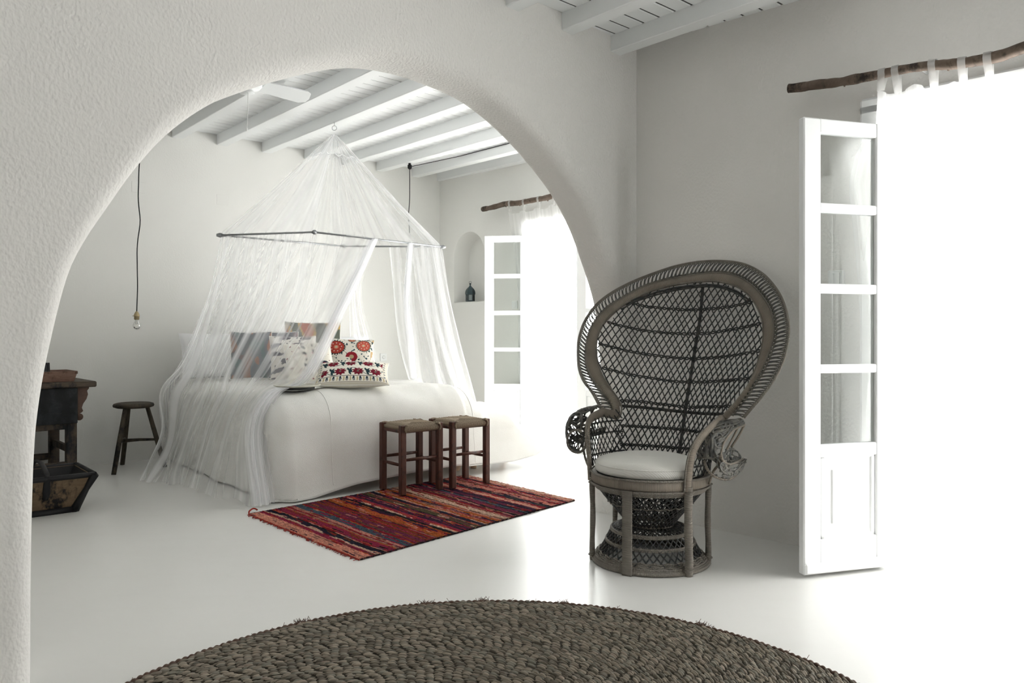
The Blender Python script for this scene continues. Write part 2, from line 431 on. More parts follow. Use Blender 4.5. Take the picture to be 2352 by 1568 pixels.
for (a, b, lo, hi) in ((D2a, D2b, D2z, HB), (D2b, D4a, -.02, HB), (D4a, D4b, D4z, HB), (D4b, 4.75, -.02, HB)):
    q = B0+dW*(a+b)/2+V(.747, .665)*.17
    nm.box(V(q[0], q[1], (lo+hi)/2), (b-a, .34, hi-lo), np.stack([V(*dW, 0), V(.747, .665, 0), V(0, 0, 1)]))
q = B0+dW*(D2a-.012)+V(.747, .665)*.19
nm.box(V(q[0], q[1], 1.1), (.02, .30, 2.22), np.stack([V(*dW, 0), V(.747, .665, 0), V(0, 0, 1)]))
tag(nm.build('wall_bedroom_right', 'plaster_smooth', angle=40), 'smooth white bedroom wall with arched niche and glazed door', 'wall', kind='structure')
BL = Bk(-2.2)
wall_holes('wall_bedroom_left', 'white wall at the far left of the bedroom', BL[:2], V(.67, -.743), 5.2, [], inward=-1, mat='plaster_smooth')
# floor
poly = [C(6.2, 8.2), C(-.25, 8.2), C(-.25, -.1), Rw(4.7, 0, -.35), Rw(-.3, 0, -.35), Bk(-2.5)+V(-.2, .2, 0), C(6.2, -.5)]
mb = MB(); P = np.array(poly); 
mb.add(np.vstack([P, P-V(0, 0, .15)]), [list(range(7))[::-1], list(range(7, 14))]+[[i, (i+1) % 7, 7+(i+1) % 7, 7+i] for i in range(7)])
fl = mb.build('floor', 'floor_cement', smooth=False); tag(fl, 'pale polished cement floor running through both rooms', 'floor', kind='structure')
fl.data.flip_normals()
# ceilings: boards with open joints, over square beams
def board_ceiling(name, label, p0, du, lu, dv, lv, z0, slope, pitch=.112, gap=.008):
    """boards run along du, laid side by side along dv; z rises with slope along dv"""
    mb = MB(); dg = MB()
    m = int(lv/pitch)+1
    ang = math.atan(slope)
    a2 = V(dv[0]*math.cos(ang), dv[1]*math.cos(ang), math.sin(ang)); a1 = V(du[0], du[1], 0); a3 = np.cross(a1, a2)
    if a3[2] < 0: a3 = -a3
    for i in range(m):
        c = V(p0[0], p0[1], z0)+a1*lu/2+a2*((i+.5)*pitch)+a3*.012
        mb.box(c, (lu, pitch-gap, .022), np.stack([a1, a2, a3]), .007)
    c = V(p0[0], p0[1], z0)+a1*lu/2+a2*(m*pitch/2)+a3*.066
    o = mb.build(name, 'ceiling_paint', smooth=False); tag(o, label, 'ceiling', kind='structure')
    dg.box(c, (lu+.2, m*pitch+.2, .12), np.stack([a1, a2, a3]))
    dg.build('roof_deck', 'gap_shade', o, smooth=False)
    return o
def beam(a, b, w, h, side, label):
    a, b = np.asarray(a, float), np.asarray(b, float)
    ez = unit(b-a); ex = unit(V(side[0], side[1], 0)); ex = unit(ex-ez*np.dot(ex, ez)); ey = np.cross(ez, ex)
    mb = MB(); mb.box((a+b)/2+ex*w/2+V(0, 0, h/2), (w, h, np.linalg.norm(b-a)), np.stack([ex, ey, ez]), .004)
    o = mb.build('ceiling_beam', 'ceiling_paint', smooth=False); return tag(o, label, 'beam', group='white ceiling beams', kind='structure')
# bedroom: beams leave the back wall in direction -dBeam and drop slightly towards the arch
dBm = unit(V(-1476, 1780)); sl = .0216
ends = [394, 497.6, 601, 698.5, 784, 864, 945, 1003]
names = ['white beam far left above the ceiling fan', 'white beam whose wall end is leftmost in the archway', 'white beam second along the bedroom wall', 'white beam the net canopy ring hangs under',
         'white beam behind the peak of the net', 'white beam next before the black pendant cap', 'white beam carrying the black pendant wire', 'white beam lying against the wall with the niche']
ZB = 2.89
k1 = 0
for x, nm_ in zip(ends, names):
    rr_ = (x-PX)/F; s = (rr_*L0[1]-L0[0])/(dB[0]-rr_*dB[1])
    p = Bk(s, ZB-.0); ln = 5.6
    q = p-V(dBm[0], dBm[1], 0)*ln; q[2] = ZB-sl*ln
    wd = .095
    beam(p+V(dBm[0], dBm[1], 0)*.0, q, wd, .10, dB, nm_)
board_ceiling('ceiling', 'white boarded ceiling over the bedroom', (Bk(-2.4)+V(dBm[0], dBm[1], 0)*.1)[:2], dB, 6.6, -dBm, 6.2, ZB+.095+.002, -sl)
# front room
ZF = 2.92
fb = [('white beam lying along the wall above the peacock chair', -.078), ('white beam nearest the arch in the front room', .40)]
for i in range(12):
    t = fb[i][1] if i < 2 else .40+.478*(i-1)
    p = C(t, 0, ZF); q = C(t, 8.0, ZF-.0126*8)
    beam(p+V(dA[0], dA[1], 0)*0.0, q, .085, .085, -dA, fb[i][0] if i < 2 else 'white ceiling beam of the front room out of view')
board_ceiling('ceiling', 'white boarded ceiling over the front room', C(6.1, 0)[:2], dA, 6.2, dR, 8.1, ZF+.083, -.0126)
# exterior terrace, sunlit pale paving
# ------------------------------------------------------------------ glazed doors
def leaf(parent, a, b, zlo, zhi, names_label=None, thick=.04, flip=1):
    """door leaf from free edge a to hinge b (xy), four panes over a panel"""
    a, b = np.asarray(a, float), np.asarray(b, float); w = np.linalg.norm(b-a); d = (b-a)/w; nn = V(-d[1], d[0])
    ax = np.stack([V(d[0], d[1], 0), V(nn[0], nn[1], 0), V(0, 0, 1)])
    def P(u, z, o=0.0): q = a+d*u+nn*o; return V(q[0], q[1], z)
    st = .095; H = zhi-zlo
    zs = [zlo+H*q for q in (.283, .440, .459, .616, .637, .794, .815, .968)]
    mb = MB()
    mb.box(P(st/2, (zlo+zhi)/2), (st, thick, H), ax, .006); mb.box(P(w-st/2, (zlo+zhi)/2), (st, thick, H), ax, .006)
    iw = w-2*st
    for lo, hi in ((zlo, zlo+H*.075), (zs[0]-H*.028, zs[0]), (zs[1], zs[2]), (zs[3], zs[4]), (zs[5], zs[6]), (zs[7], zhi)):
        mb.box(P(w/2, (lo+hi)/2), (iw+.01, thick*.9, hi-lo), ax, .005)
    lf = mb.build('door_leaf', 'white_paint', parent, smooth=False)
    pm = MB(); lo, hi = zlo+H*.07, zs[0]-H*.02
    pm.box(P(w/2, (lo+hi)/2), (iw+.01, .012, hi-lo), ax)
    for (u0, u1, z0_, z1_) in ((st+.0, st+.03, lo, hi), (w-st-.03, w-st, lo, hi), (st, w-st, lo, lo+.03), (st, w-st, hi-.03, hi)):
        pm.box(P((u0+u1)/2, (z0_+z1_)/2), (u1-u0, .026, z1_-z0_), ax, .008)
    pm.box(P(w/2, (lo+hi)/2), (iw-.12, .024, hi-lo-.14), ax, .010)
    pm.build('door_panel', 'white_paint', lf, smooth=False)
    sm = MB(); sm.box(P(w/2, zlo+.03, -flip*.026), (w, .018, .05), ax, .008); sm.build('weather_strip', 'white_paint', lf, smooth=False)
    for i in range(4):
        g = MB(); g.box(P(w/2, (zs[2*i]+zs[2*i+1])/2), (iw, .004, zs[2*i+1]-zs[2*i]), ax); g.build('pane', 'pane_glass', lf, smooth=False)
    return lf
def door_frame(parent, p0, d, a, b, ztop, nn, depth=.12):
    ax = np.stack([V(d[0], d[1], 0), V(nn[0], nn[1], 0), V(0, 0, 1)])
    def P(s, z, o): q = np.asarray(p0)[:2]+d*s+nn*o; return V(q[0], q[1], z)
    mb = MB(); w = .085
    for s0, s1, lo, hi in ((a-w, a+.02, 0, ztop+.035), (b-.02, b+w, 0, ztop+.035), (a-w, b+w, ztop-.02, ztop+.065)):
        mb.box(P((s0+s1)/2, (lo+hi)/2, .035), (s1-s0, .07, hi-lo), ax, .012)
    for s0, s1, lo, hi in ((a-.03, a+.035, 0, ztop), (b-.035, b+.03, 0, ztop), (a, b, ztop-.04, ztop)):
        mb.box(P((s0+s1)/2, (lo+hi)/2, -.02), (s1-s0, .11, hi-lo), ax, .006)
    return mb.build('door_frame', 'white_paint', parent, smooth=False)
nR = V(-.703, -.711); nW = V(-.747, -.665)
d1 = thing('door_1', 'white double glazed door opening inward beside the peacock chair', 'door', C(0, D1a, 0), kind='structure')
door_frame(d1, C0, dR, D1a, D1b, D1z, nR)
leaf(d1, V(1.328, 3.56), V(1.806, 3.706), .012, 2.11)
hb = C0+dR*(D1b-.03)+nR*.08
leaf(d1, hb+unit(nR*1+dR*.25)*.52, hb, .012, 2.11)
d2 = thing('door_2', 'white double glazed bedroom door standing open past the bed', 'door', Rw(D2a, 0), kind='structure')
door_frame(d2, B0, dW, D2a, D2b, D2z-.02, nW)
leaf(d2, V(-.280, 7.90), V(.178, 7.84), .012, 2.11)
h2 = B0+dW*(D2b-.03)+nW*.05
leaf(d2, V(.598, 7.10), h2, .012, 2.11)
# added unseen openings (plain frames) that bring extra daylight into both rooms
d4 = thing('fill_opening_1', 'white framed opening added for bedroom daylight, hidden behind the arch pier', 'door', Rw(D4a, 0), kind='structure')
door_frame(d4, B0, dW, D4a, D4b, D4z-.02, nW)
d5 = thing('fill_opening_2', 'white framed opening added for front room daylight, unseen behind the camera', 'door', C(6-4.0, 6.6, 0), kind='structure')
door_frame(d5, C(6, 6.6)[:2], dA, 4.0, 4.45, 2.2, -dR)
# ------------------------------------------------------------------ peacock chair
CC = V(.683, 3.833); aR = V(.819, -.574); aB = V(.574, .819)      # centre of the base, sitter-side axes: a to the viewer's right, b to the back
def cl(a, b, z): p = CC+aR*a+aB*b; return V(p[0], p[1], z)
def toloc(P): d = P[:2]-CC; return V(d@aR, d@aB, P[2])
def pol(phi, r, z): ph = math.radians(phi); return cl(r*math.sin(ph), -r*math.cos(ph), z)   # phi from the front
def kz(z): return np.interp(z, [.45, .75, 1.0, 1.5], [2.2, 1.25, .55, .42])
def S(a, z): return .26+.42*(z-.5)-kz(z)*a*a
def cast(x, y):
    """where the sight line meets the curved back"""
    prev = None
    for Y in np.linspace(3.3, 4.9, 161):
        P = toloc(W(x, y, Y)); g = P[1]-S(P[0], P[2])
        if prev is not None and prev[1] < 0 <= g:
            Y0, g0 = prev; t = -g0/(g-g0); P = toloc(W(x, y, Y0+(Y-Y0)*t)); return V(P[0], S(P[0], P[2]), P[2])
        prev = (Y, g)
    return None
def c1(u, v): return (1280+u/2.0107, 580+v/2.0107)
def castl(L): return np.array([cast(*c1(*q)) for q in L])
o_out = castl([(208, 742), (190, 700), (160, 645), (120, 590), (99, 530), (94, 450), (103, 380), (130, 310), (180, 240), (250, 185), (340, 137), (440, 97), (540, 64), (640, 44), (735, 38), (830, 45), (900, 68), (960, 107), (1010, 165), (1045, 230), (1064, 300), (1070, 360), (1062, 430), (1040, 510), (1000, 590), (950, 660), (900, 718), (862, 762)])
b_out = castl([(262, 738), (262, 718), (232, 670), (190, 620), (152, 560), (136, 500), (139, 430), (160, 350), (220, 268), (300, 214), (400, 160), (500, 129), (600, 109), (720, 96), (800, 102), (870, 130), (930, 180), (980, 250), (1000, 320), (1000, 390), (980, 460), (940, 550), (900, 612), (850, 690), (800, 752)])
b_in = castl([(292, 762), (300, 722), (285, 680), (250, 630), (212, 570), (187, 500), (181, 420), (200, 350), (250, 288), (320, 234), (420, 184), (520, 155), (620, 139), (720, 133), (800, 148), (860, 178), (910, 230), (943, 300), (953, 370), (943, 450), (908, 560), (868, 640), (820, 708), (765, 762)])
NB = 220
O = catmull(o_out, NB); BO = catmull(b_out, NB); BI = catmull(b_in, NB)
def L2W(Q): Q = np.atleast_2d(Q); xy = CC+Q[:, :1]*aR+Q[:, 1:2]*aB; return np.concatenate([xy, Q[:, 2:3]], 1)
ch = thing('peacock_chair', 'grey brown wicker peacock chair with tall round fan back', 'chair', (CC[0], CC[1], 0))
fwd = V(-aB[0], -aB[1], .42); fwd = unit(fwd)     # normal of the back, towards the sitter
# wrapped band
mb = MB(); ob, ib = L2W(BO[6:-6]), L2W(BI[6:-6])
arc = np.concatenate([[0], np.cumsum(np.linalg.norm(np.diff((ob+ib)/2, axis=0), axis=1))])
crown = [0, .12, .5, .88, 1]; off = [.0, .010, .014, .010, .0]
Gs = np.stack([ob+(ib-ob)*c_+fwd*o_ for c_, o_ in zip(crown, off)]+[ib-fwd*.012, ob-fwd*.012], 1)
Gs = np.concatenate([Gs, Gs[:, :1]], 1)
mb.grid(Gs, along=np.repeat(arc[:, None], Gs.shape[1], 1))
mb.build('back_band', 'cane_wrap', ch)
mb = MB()
for Q, r_ in ((O, .0065), (BO+(O-BO)*.16, .0042), (BO+(O-BO)*.86, .0028)): mb.tube(L2W(Q), r_, 6)
for Q in (BO, BI): mb.tube(L2W(Q)+fwd*.006, .0048, 6)
mb.build('back_rim', 'cane_leg', ch)
# lace border: waisted little loops between band and rim
mb = MB(); nl = 112
for i in range(nl):
    t = (i+.5)/nl*(NB-1); i0 = int(t); f = t-i0
    p = L2W(BO[i0]+(BO[min(i0+1, NB-1)]-BO[i0])*f)[0]; q = L2W(O[i0]+(O[min(i0+1, NB-1)]-O[i0])*f)[0]
    dirv = L2W(O[min(i0+3, NB-1)])[0]-L2W(O[max(i0-3, 0)])[0]; tv = unit(dirv)
    Lw = np.linalg.norm(q-p)
    if Lw < .012: continue
    for sg in (-1, 1):
        pts = [p+tv*sg*.0085+(q-p)*.03, p+tv*sg*.0060+(q-p)*.16+fwd*.003*sg, p+tv*sg*.0026+(q-p)*.40+fwd*.004, p+tv*sg*.0026+(q-p)*.58+fwd*.004, p+tv*sg*.0060+(q-p)*.80, p+tv*sg*.0085+(q-p)*.97]
        mb.tube(catmull(pts, 9), .0034, 5, flat=.6)
    if i % 2 == 0: mb.tube([p+(q-p)*.1-tv*.012, p+(q-p)*.2+fwd*.006, p+(q-p)*.1+tv*.012], .003, 4)
mb.build('lace_border', 'cane_mid', ch)
# diamond weave of the back
from mathutils.geometry import intersect_point_tri_2d
polyw = np.vstack([BI[:, [0, 2]], [[BI[-1, 0]-.01, .70], [.285, .6], [.275, .47], [-.275, .47], [-.285, .6], [BI[0, 0]+.01, .70]]])
def inside(a, z):
    x0, y0 = polyw[:, 0], polyw[:, 1]; x1, y1 = np.roll(x0, -1), np.roll(y0, -1)
    c = ((y0 > z) != (y1 > z)); 
    xi = x0+(z-y0)/(y1-y0+1e-12)*(x1-x0)
    return (np.count_nonzero(c & (a < xi)) % 2) == 1
def wz(z): return np.interp(z, [.45, .8, 1.1, 1.45], [.80, .92, 1.05, 1.10])
mb = MB(); zs = np.linspace(.455, 1.44, 150); stp = .0335
for fam in (-1, 1):
    for c0 in np.arange(-1.6, 1.6, stp):
        run = []
        jit = rng.normal(0, .0025)
        for z in zs:
            a = (c0+jit+fam*.60*(z-.95))*wz(z)
            if inside(a, z): run.append((a, S(a, z)+(.0035 if fam > 0 else -.0035), z))
            else:
                if len(run) > 3: mb.tube(L2W(np.array(run)[::3] if len(run) > 9 else np.array(run)), .0040, 5, flat=.75)
                run = []
        if len(run) > 3: mb.tube(L2W(np.array(run)[::3] if len(run) > 9 else np.array(run)), .0040, 5, flat=.75)
mb.build('back_weave', 'cane_dark', ch)
# braided cross bands and back rails
mb = MB()
bands = [[(345, 235), (430, 252), (560, 263), (660, 264), (800, 250), (898, 228)], [(232, 322), (330, 347), (460, 368), (640, 376), (800, 357), (942, 327)], [(190, 420), (320, 453), (470, 478), (620, 490), (800, 477), (943, 452)],
         [(208, 532), (330, 562), (470, 586), (600, 598), (760, 593), (905, 578)], [(292, 684), (400, 690), (590, 713), (700, 712), (815, 710)], [(300, 800), (420, 806), (560, 816), (650, 828)], [(290, 886), (420, 892), (560, 902), (630, 908)]]
for L in bands:
    Q = catmull(castl(L), 90)
    if Q[-1][0] < .2:      # lower bands: carry on to the right side behind the armrest
        Q = np.vstack([Q, catmull([Q[-1], V(.2, S(.2, Q[-1][2]), Q[-1][2]), V(.27, S(.27, Q[-1][2]), Q[-1][2])], 20)[1:]])
    Pw = L2W(Q); k = np.arange(len(Q))
    for ph in (0, PI):
        mb.tube(Pw+fwd*(np.cos(k*.95+ph)*.005+.002)[:, None]+np.array([0, 0, 1])*(np.sin(k*.95+ph)*.006)[:, None], .0040, 5)
mb.build('braided_band', 'cane_dark', ch)
mb = MB()
Q = catmull(castl([(292, 704), (400, 712), (590, 733), (700, 741), (800, 742)]), 30); mb.tube(L2W(Q)-fwd*.012, .009, 6)
Q = catmull(castl([(668, 150), (655, 300), (632, 440), (610, 580), (590, 700), (572, 830), (556, 930)]), 40); mb.tube(L2W(Q)-fwd*.014, .009, 8)
for L in ([(350, 222), (480, 180), (600, 158), (720, 150), (820, 175), (890, 222)], [(330, 236), (480, 190), (600, 166), (720, 158), (820, 184), (880, 228)], [(300, 262), (400, 205), (520, 168), (640, 150)]):
    mb.tube(L2W(catmull(castl(L), 40))+fwd*.004, .0055, 5)
mb.build('back_spine', 'cane_dark', ch)
# seat ring
mb = MB()
th = np.linspace(0, 2*PI, 73)[:-1]
def ring(r, z): return np.array([cl(r*math.sin(t), -r*math.cos(t), z) for t in th])
Gr = np.stack([ring(r_, z) for r_, z in ((.262, .436), (.284, .440), (.292, .430), (.291, .398), (.284, .390), (.262, .392), (.262, .436))], 1)
mb.grid(Gr, closed_u=True, along=np.repeat((th*.29)[:, None], 7, 1)); mb.build('seat_ring', 'cane_wrap', ch)
mb = MB()
for r_, z, w in ((.291, .440, .0055), (.290, .386, .0055), (.276, .376, .006), (.268, .366, .006)): mb.tube(ring(r_, z), w, 6, closed=True)
mb.build('seat_ring_cord', 'cane_leg', ch)
mb = MB(); mb.lathe([(.001, .418), (.262, .418), (.262, .426), (.001, .426)], (CC[0], CC[1], 0), 36)
mb.build('seat_deck', 'cane_dark', ch)
# legs: one broad flat leg in front, five round ones
def w2phi(deg): return deg-235.0
legs = [(239, .291, .0), (297, .290, .0195), (178, .284, .0135), (347, .278, .0145), (120, .28, .013), (60, .28, .013)]
for deg, r_, w in legs:
    phi = w2phi(deg); mb = MB()
    if w == 0:
        pt = pol(phi, r_, 0)-pol(phi, 0, 0); e = unit(pt); tnx = V(-e[1], e[0], 0)
        n_ = 60; zz = np.linspace(.0, .390, n_)
        rect = [(-.024, -.006), (-.022, .006), (.022, .006), (.024, -.006), (-.024, -.006)]
        G = np.stack([np.array([pol(phi, r_+.004, 0)+tnx*u+e*o+V(0, 0, z) for z in zz]) for u, o in rect], 1)
        mb.grid(G, along=np.repeat(zz[:, None], 5, 1)); mb.box(pol(phi, r_+.004, .003), (.046, .012, .006), np.stack([tnx, e, V(0, 0, 1)]))
    else:
        zz = np.linspace(0, .41, 50)
        mb.tube([pol(phi+.4*math.sin(z*14), r_+.0015*math.sin(z*21), z) for z in zz], w*(1+.05*np.sin(zz*40)), 12)
        for z in (.028, .385): mb.tube([pol(phi, r_, z)+V(math.cos(q), math.sin(q), .15*math.cos(q))*(w+.004) for q in np.linspace(0, 2*PI, 13)[:-1]], .0042, 5, closed=True)
    mb.build('leg', 'cane_leg', ch)
# base basket: hourglass of slanting canes over a domed foot
mb = MB()
def rowtube(f, n, r_, segs=10):
    for i in range(n):
        t0 = i/n*2*PI; mb.tube([f(t0, q) for q in np.linspace(0, 1, segs)], r_, 5)
up_ = lambda tw: (lambda t, q: pol(math.degrees(t+tw*q), np.interp(q, [0, .25, .6, 1], [.112, .145, .205, .268]), .178+.195*q))
rowtube(up_(1.1), 40, .0040); rowtube(up_(-1.1), 40, .0036); rowtube(up_(.15), 30, .003)
dome = lambda tw: (lambda t, q: pol(math.degrees(t+tw*q), np.interp(q, [0, .2, .4, .6, .8, 1], [.110, .160, .188, .208, .232, .268]), np.interp(q, [0, .2, .4, .6, .8, 1], [.178, .176, .158, .118, .070, .022])))
rowtube(dome(.9), 44, .0038, 14); rowtube(dome(-.9), 44, .0036, 14)
mb.build('base_weave', 'cane_dark', ch)
mb = MB()
k = np.arange(72)
def rg(r_, z, w, wob=0): mb.tube([cl((r_+wob*math.sin(i*2.1))*math.sin(t), -(r_+wob*math.sin(i*2.1))*math.cos(t), z+wob*math.cos(i*2.1)) for i, t in enumerate(th)], w, 6, closed=True)
rg(.112, .186, .009); rg(.112, .174, .007)
rg(.190, .160, .0065); rg(.193, .152, .005); rg(.215, .105, .0065); rg(.217, .097, .005)
for z, r_ in ((.040, .256), (.048, .250), (.034, .264)): rg(r_, z, .0048, .004)
rg(.282, .010, .0095); rg(.270, .026, .007); rg(.276, .018, .006)
rg(.206, .292, .003, .004)
mb.build('base_ring', 'cane_leg', ch)
def right_scroll():
    """open woven hood and bowl curling outwards from the arm nearer the camera"""
    c = lambda L, n_: catmull(np.array([W(*q) for q in L]), n_)
    n_ = 24
    rail = c([(1603, 1052, 3.58), (1607, 1015, 3.60), (1622, 987, 3.64), (1645, 970, 3.70), (1688, 965, 3.79)], n_)
    rim = c([(1650, 1064, 3.57), (1656, 1042, 3.55), (1664, 1014, 3.59), (1684, 988, 3.68), (1710, 975, 3.78)], n_)
    lipq = c([(1656, 1042, 3.55), (1660, 1058, 3.55), (1674, 1066, 3.57), (1692, 1061, 3.62), (1708, 1054, 3.68)], n_)
    low = c([(1617, 1058, 3.58), (1626, 1080, 3.56), (1645, 1096, 3.55), (1674, 1100, 3.57), (1699, 1080, 3.63), (1708, 1054, 3.68)], n_)
    upr = c([(1656, 1040, 3.56), (1672, 1032, 3.64), (1690, 1034, 3.70), (1708, 1054, 3.69)], n_)
    bot = c([(1603, 1052, 3.58), (1620, 1062, 3.58), (1650, 1066, 3.57)], n_)
    lr = random.Random(21); mb = MB()
    def patch(A, B, bul, num, rmin, rmax, wd):
        M = A.mean(0)+0; nv_ = unit(np.cross(A[-1]-A[0], (B[n_//2]-A[n_//2])));
        if nv_[1] > 0: nv_ = -nv_
        def P(u, v):
            u = min(1, max(0, u)); v = min(1, max(0, v)); k = u*(n_-1); i0 = int(min(k, n_-2)); f = k-i0
            a = A[i0]*(1-f)+A[i0+1]*f; b = B[i0]*(1-f)+B[i0+1]*f
            return a*(1-v)+b*v+nv_*bul*math.sin(PI*v)
        for q in range(num):
            cu_, cv_ = lr.uniform(.02, .98), lr.uniform(.05, .95); ru = lr.uniform(rmin, rmax); a0 = lr.uniform(0, 6.28); sw = lr.uniform(1.6, 3.8)
            pts = [P(cu_+ru*math.cos(a0+sw*t), cv_+ru*1.5*math.sin(a0+sw*t)) for t in np.linspace(0, 1, 12)]
            lift = nv_*.004*math.sin(q*1.7)
            mb.tube(np.array(catmull(pts, 18))+lift, wd, 6, flat=.28, up=nv_)
    patch(rail, rim, .022, 60, .14, .34, .0062)
    patch(lipq, low, .016, 26, .14, .34, .0058)
    patch(lipq, upr, -.016, 24, .14, .34, .0056)
    mb.build('arm_scroll', 'cane_mid', ch)
    mb = MB()
    for L in (rim, np.vstack([lipq]), low): mb.tube(L, .0062, 8)
    back = W(1680, 1026, 3.70)
    mb.tube(catmull([rim[-1], (rim[-1]+back)/2+V(.004, 0, 0), back], 14), .0058, 7)
    mb.tube(catmull([W(1694, 984, 3.74), W(1684, 1004, 3.70), W(1668, 1034, 3.62)], 14), .0052, 7)
    mb.tube(catmull([W(1628, 1112, 3.66), W(1640, 1080, 3.64), W(1664, 1056, 3.60)], 14), .0062, 7)
    mb.tube(catmull([rail[-1], W(1700, 968, 3.80), rim[-1]], 10), .006, 7)
    mb.build('scroll_rim', 'cane_wrap', ch)
# arms: wrapped rail from the back down to the seat on each side, lattice below
for sg in (1, -1):
    arm = [(60, .296, .39), (61, .300, .49), (64, .306, .57), (71, .314, .63), (84, .322, .675), (100, .325, .695), (112, .338, .708), (121, .352, .722)]
    Pa = catmull([pol(sg*p_, r_, z) for p_, r_, z in arm], 60)
    K = (0, 7, 16, 26) if sg < 0 else (NB-1, NB-8, NB-17, NB-27)
    cb = [L2W((BI[k]+BO[k])/2)[0] for k in K]
    dn_ = unit(cb[0]-cb[2])
    Pa = catmull(np.vstack([Pa[:-9], (Pa[-4]*.5+(cb[0]+dn_*.020)*.5+dn_*.008)[None], (cb[0]+dn_*.006+fwd*.012)[None], (cb[1]+fwd*.012)[None], (cb[2]+fwd*.006)[None], (cb[3]-fwd*.004)[None]]), 90)
    mb = MB(); upv = np.array([unit(np.append(p[:2]-CC, 0)+V(0, 0, .001)) for p in Pa])
    mb.tube(Pa, np.interp(np.linspace(0, 1, 90), [0, .35, .8, 1], [.0165, .0215, .023, .020]), 10, flat=.62, up=upv)
    mb.build('arm_rail', 'cane_wrap', ch)
    mb = MB()
    for d_ in (-1, 1):
        tz = np.gradient(Pa, axis=0); tz /= np.linalg.norm(tz, axis=1, keepdims=True); bn = np.cross(tz, upv)
        mb.tube(Pa+bn*d_*.019+upv*.004*0, .0048, 5)
    mb.build('arm_cord', 'cane_leg', ch)
    mb = MB()
    zt = lambda p_: np.interp(p_, [60, 64, 71, 84, 100, 124], [.47, .57, .63, .675, .695, .72])
    rr = lambda p_, z: np.interp(z, [.45, .6, .72], [.284, .30, np.interp(p_, [60, 100, 124], [.30, .322, .345])])
    for fam in (-1, 1):
        for c0 in np.arange(20, 170, 6.2):
            run = []
            for z in np.linspace(.455, .72, 40):
                p_ = c0+fam*115*(z-.58)
                if 61 < p_ < 128 and z < zt(p_): run.append(pol(sg*p_, rr(p_, z)+fam*.003, z))
            if len(run) > 2: mb.tube(run[::3] if len(run) > 8 else run, .003, 5, flat=.8)
    for z in (.50, .60, .655):
        pp = [p_ for p_ in np.linspace(61, 128, 40) if z < zt(p_)-.005]
        if len(pp) > 4: mb.tube([pol(sg*p_, rr(p_, z)+.004*math.sin(i*1.9), z) for i, p_ in enumerate(pp)], .0042, 5)
    mb.build('arm_weave', 'cane_dark', ch)
    if sg > 0: right_scroll()
    else:
        # rolled scroll outside the arm: a curled sheet of looped strips with two open lips
        sc_ = thing  # (name kept short below)
        def sheet(u, v):
            # u along the arm (0 front .. 1 back), v around the roll
            p_ = np.interp(u, [0, .35, 1], [66, 82, 112]); base = pol(sg*p_, np.interp(u, [0, 1], [.318, .338]), np.interp(u, [0, .3, .6, 1], [.610, .672, .69, .70]))
            e = unit(np.append(base[:2]-CC, 0)); flare = np.interp(u, [0, .4, 1], [.75, 1.0, 1.0])
            ang = math.radians(115-v*265); R_ = .058*flare
            cen = base+e*.060*flare+V(0, 0, -.045*flare)
            return cen+e*math.cos(ang)*R_*1.12+V(0, 0, 1)*math.sin(ang)*R_*1.30
        mb = MB(); lr = random.Random(3 if sg > 0 else 5)
        for i in range(46):
            cu, cv = lr.uniform(.06, .94), lr.uniform(.06, .95); ru = lr.uniform(.09, .17); a0 = lr.uniform(0, 6.28); sw = lr.uniform(2.6, 5.6)
            pts = []
            for q in np.linspace(0, 1, 14):
                uu = cu+ru*1.2*math.cos(a0+sw*q); vv = cv+ru*math.sin(a0+sw*q)*.8
                pts.append(sheet(min(1, max(0, uu)), min(1, max(0, vv))))
            mb.tube(catmull(pts, 18), .0066, 5, flat=.45)
        for i in range(12):
            u0 = lr.uniform(0, 1); pts = [sheet(min(1, max(0, u0+.15*math.sin(q*5+i))), q) for q in np.linspace(0, 1, 12)]
            mb.tube(catmull(pts, 24), .0046, 5, flat=.55)
        mb.build('arm_scroll', 'cane_mid', ch)
        mb = MB()
        for u in (0, 1): mb.tube(catmull([sheet(u, q) for q in np.linspace(-.02, 1, 20)], 40), .0065, 7)
        mb.tube(catmull([sheet(q, 1) for q in np.linspace(0, 1, 12)], 30), .0065, 7)
        brace = [pol(sg*72, .285, .40), pol(sg*76, .33, .48), pol(sg*84, .37, .575)]
        mb.tube(catmull(brace, 12), .006, 6)
        mb.build('scroll_rim', 'cane_leg', ch)
# seat cushion lies on the deck: a thing of its own
cu = MB(); n_ = 64; rows = []
for r_, z in ((.001, .516), (.10, .517), (.17, .515), (.22, .510), (.248, .501), (.262, .486), (.266, .462), (.262, .446), (.250, .440), (.10, .432), (.001, .430)):
    rows.append(np.array([cl(.0+r_*math.sin(t)*(1+.015*math.sin(3*t)), -.020-r_*math.cos(t)*.93, z+(.003*math.sin(2*t+1) if z > .49 else 0)) for t in np.linspace(0, 2*PI, n_+1)[:-1]]))
cu.grid(np.stack(rows, 1), closed_u=True)
cs = thing('seat_cushion', 'round off-white cushion on the peacock chair seat', 'cushion', cl(0, 0, .440))
co = cu.build('cushion_cover', 'cushion_white', cs)
pp = MB(); pp.tube([cl(.2625*math.sin(t), -.020-.245*math.cos(t), .484) for t in np.linspace(0, 2*PI, n_+1)[:-1]], .003, 5, closed=True); pp.build('piping', 'cushion_white', cs)
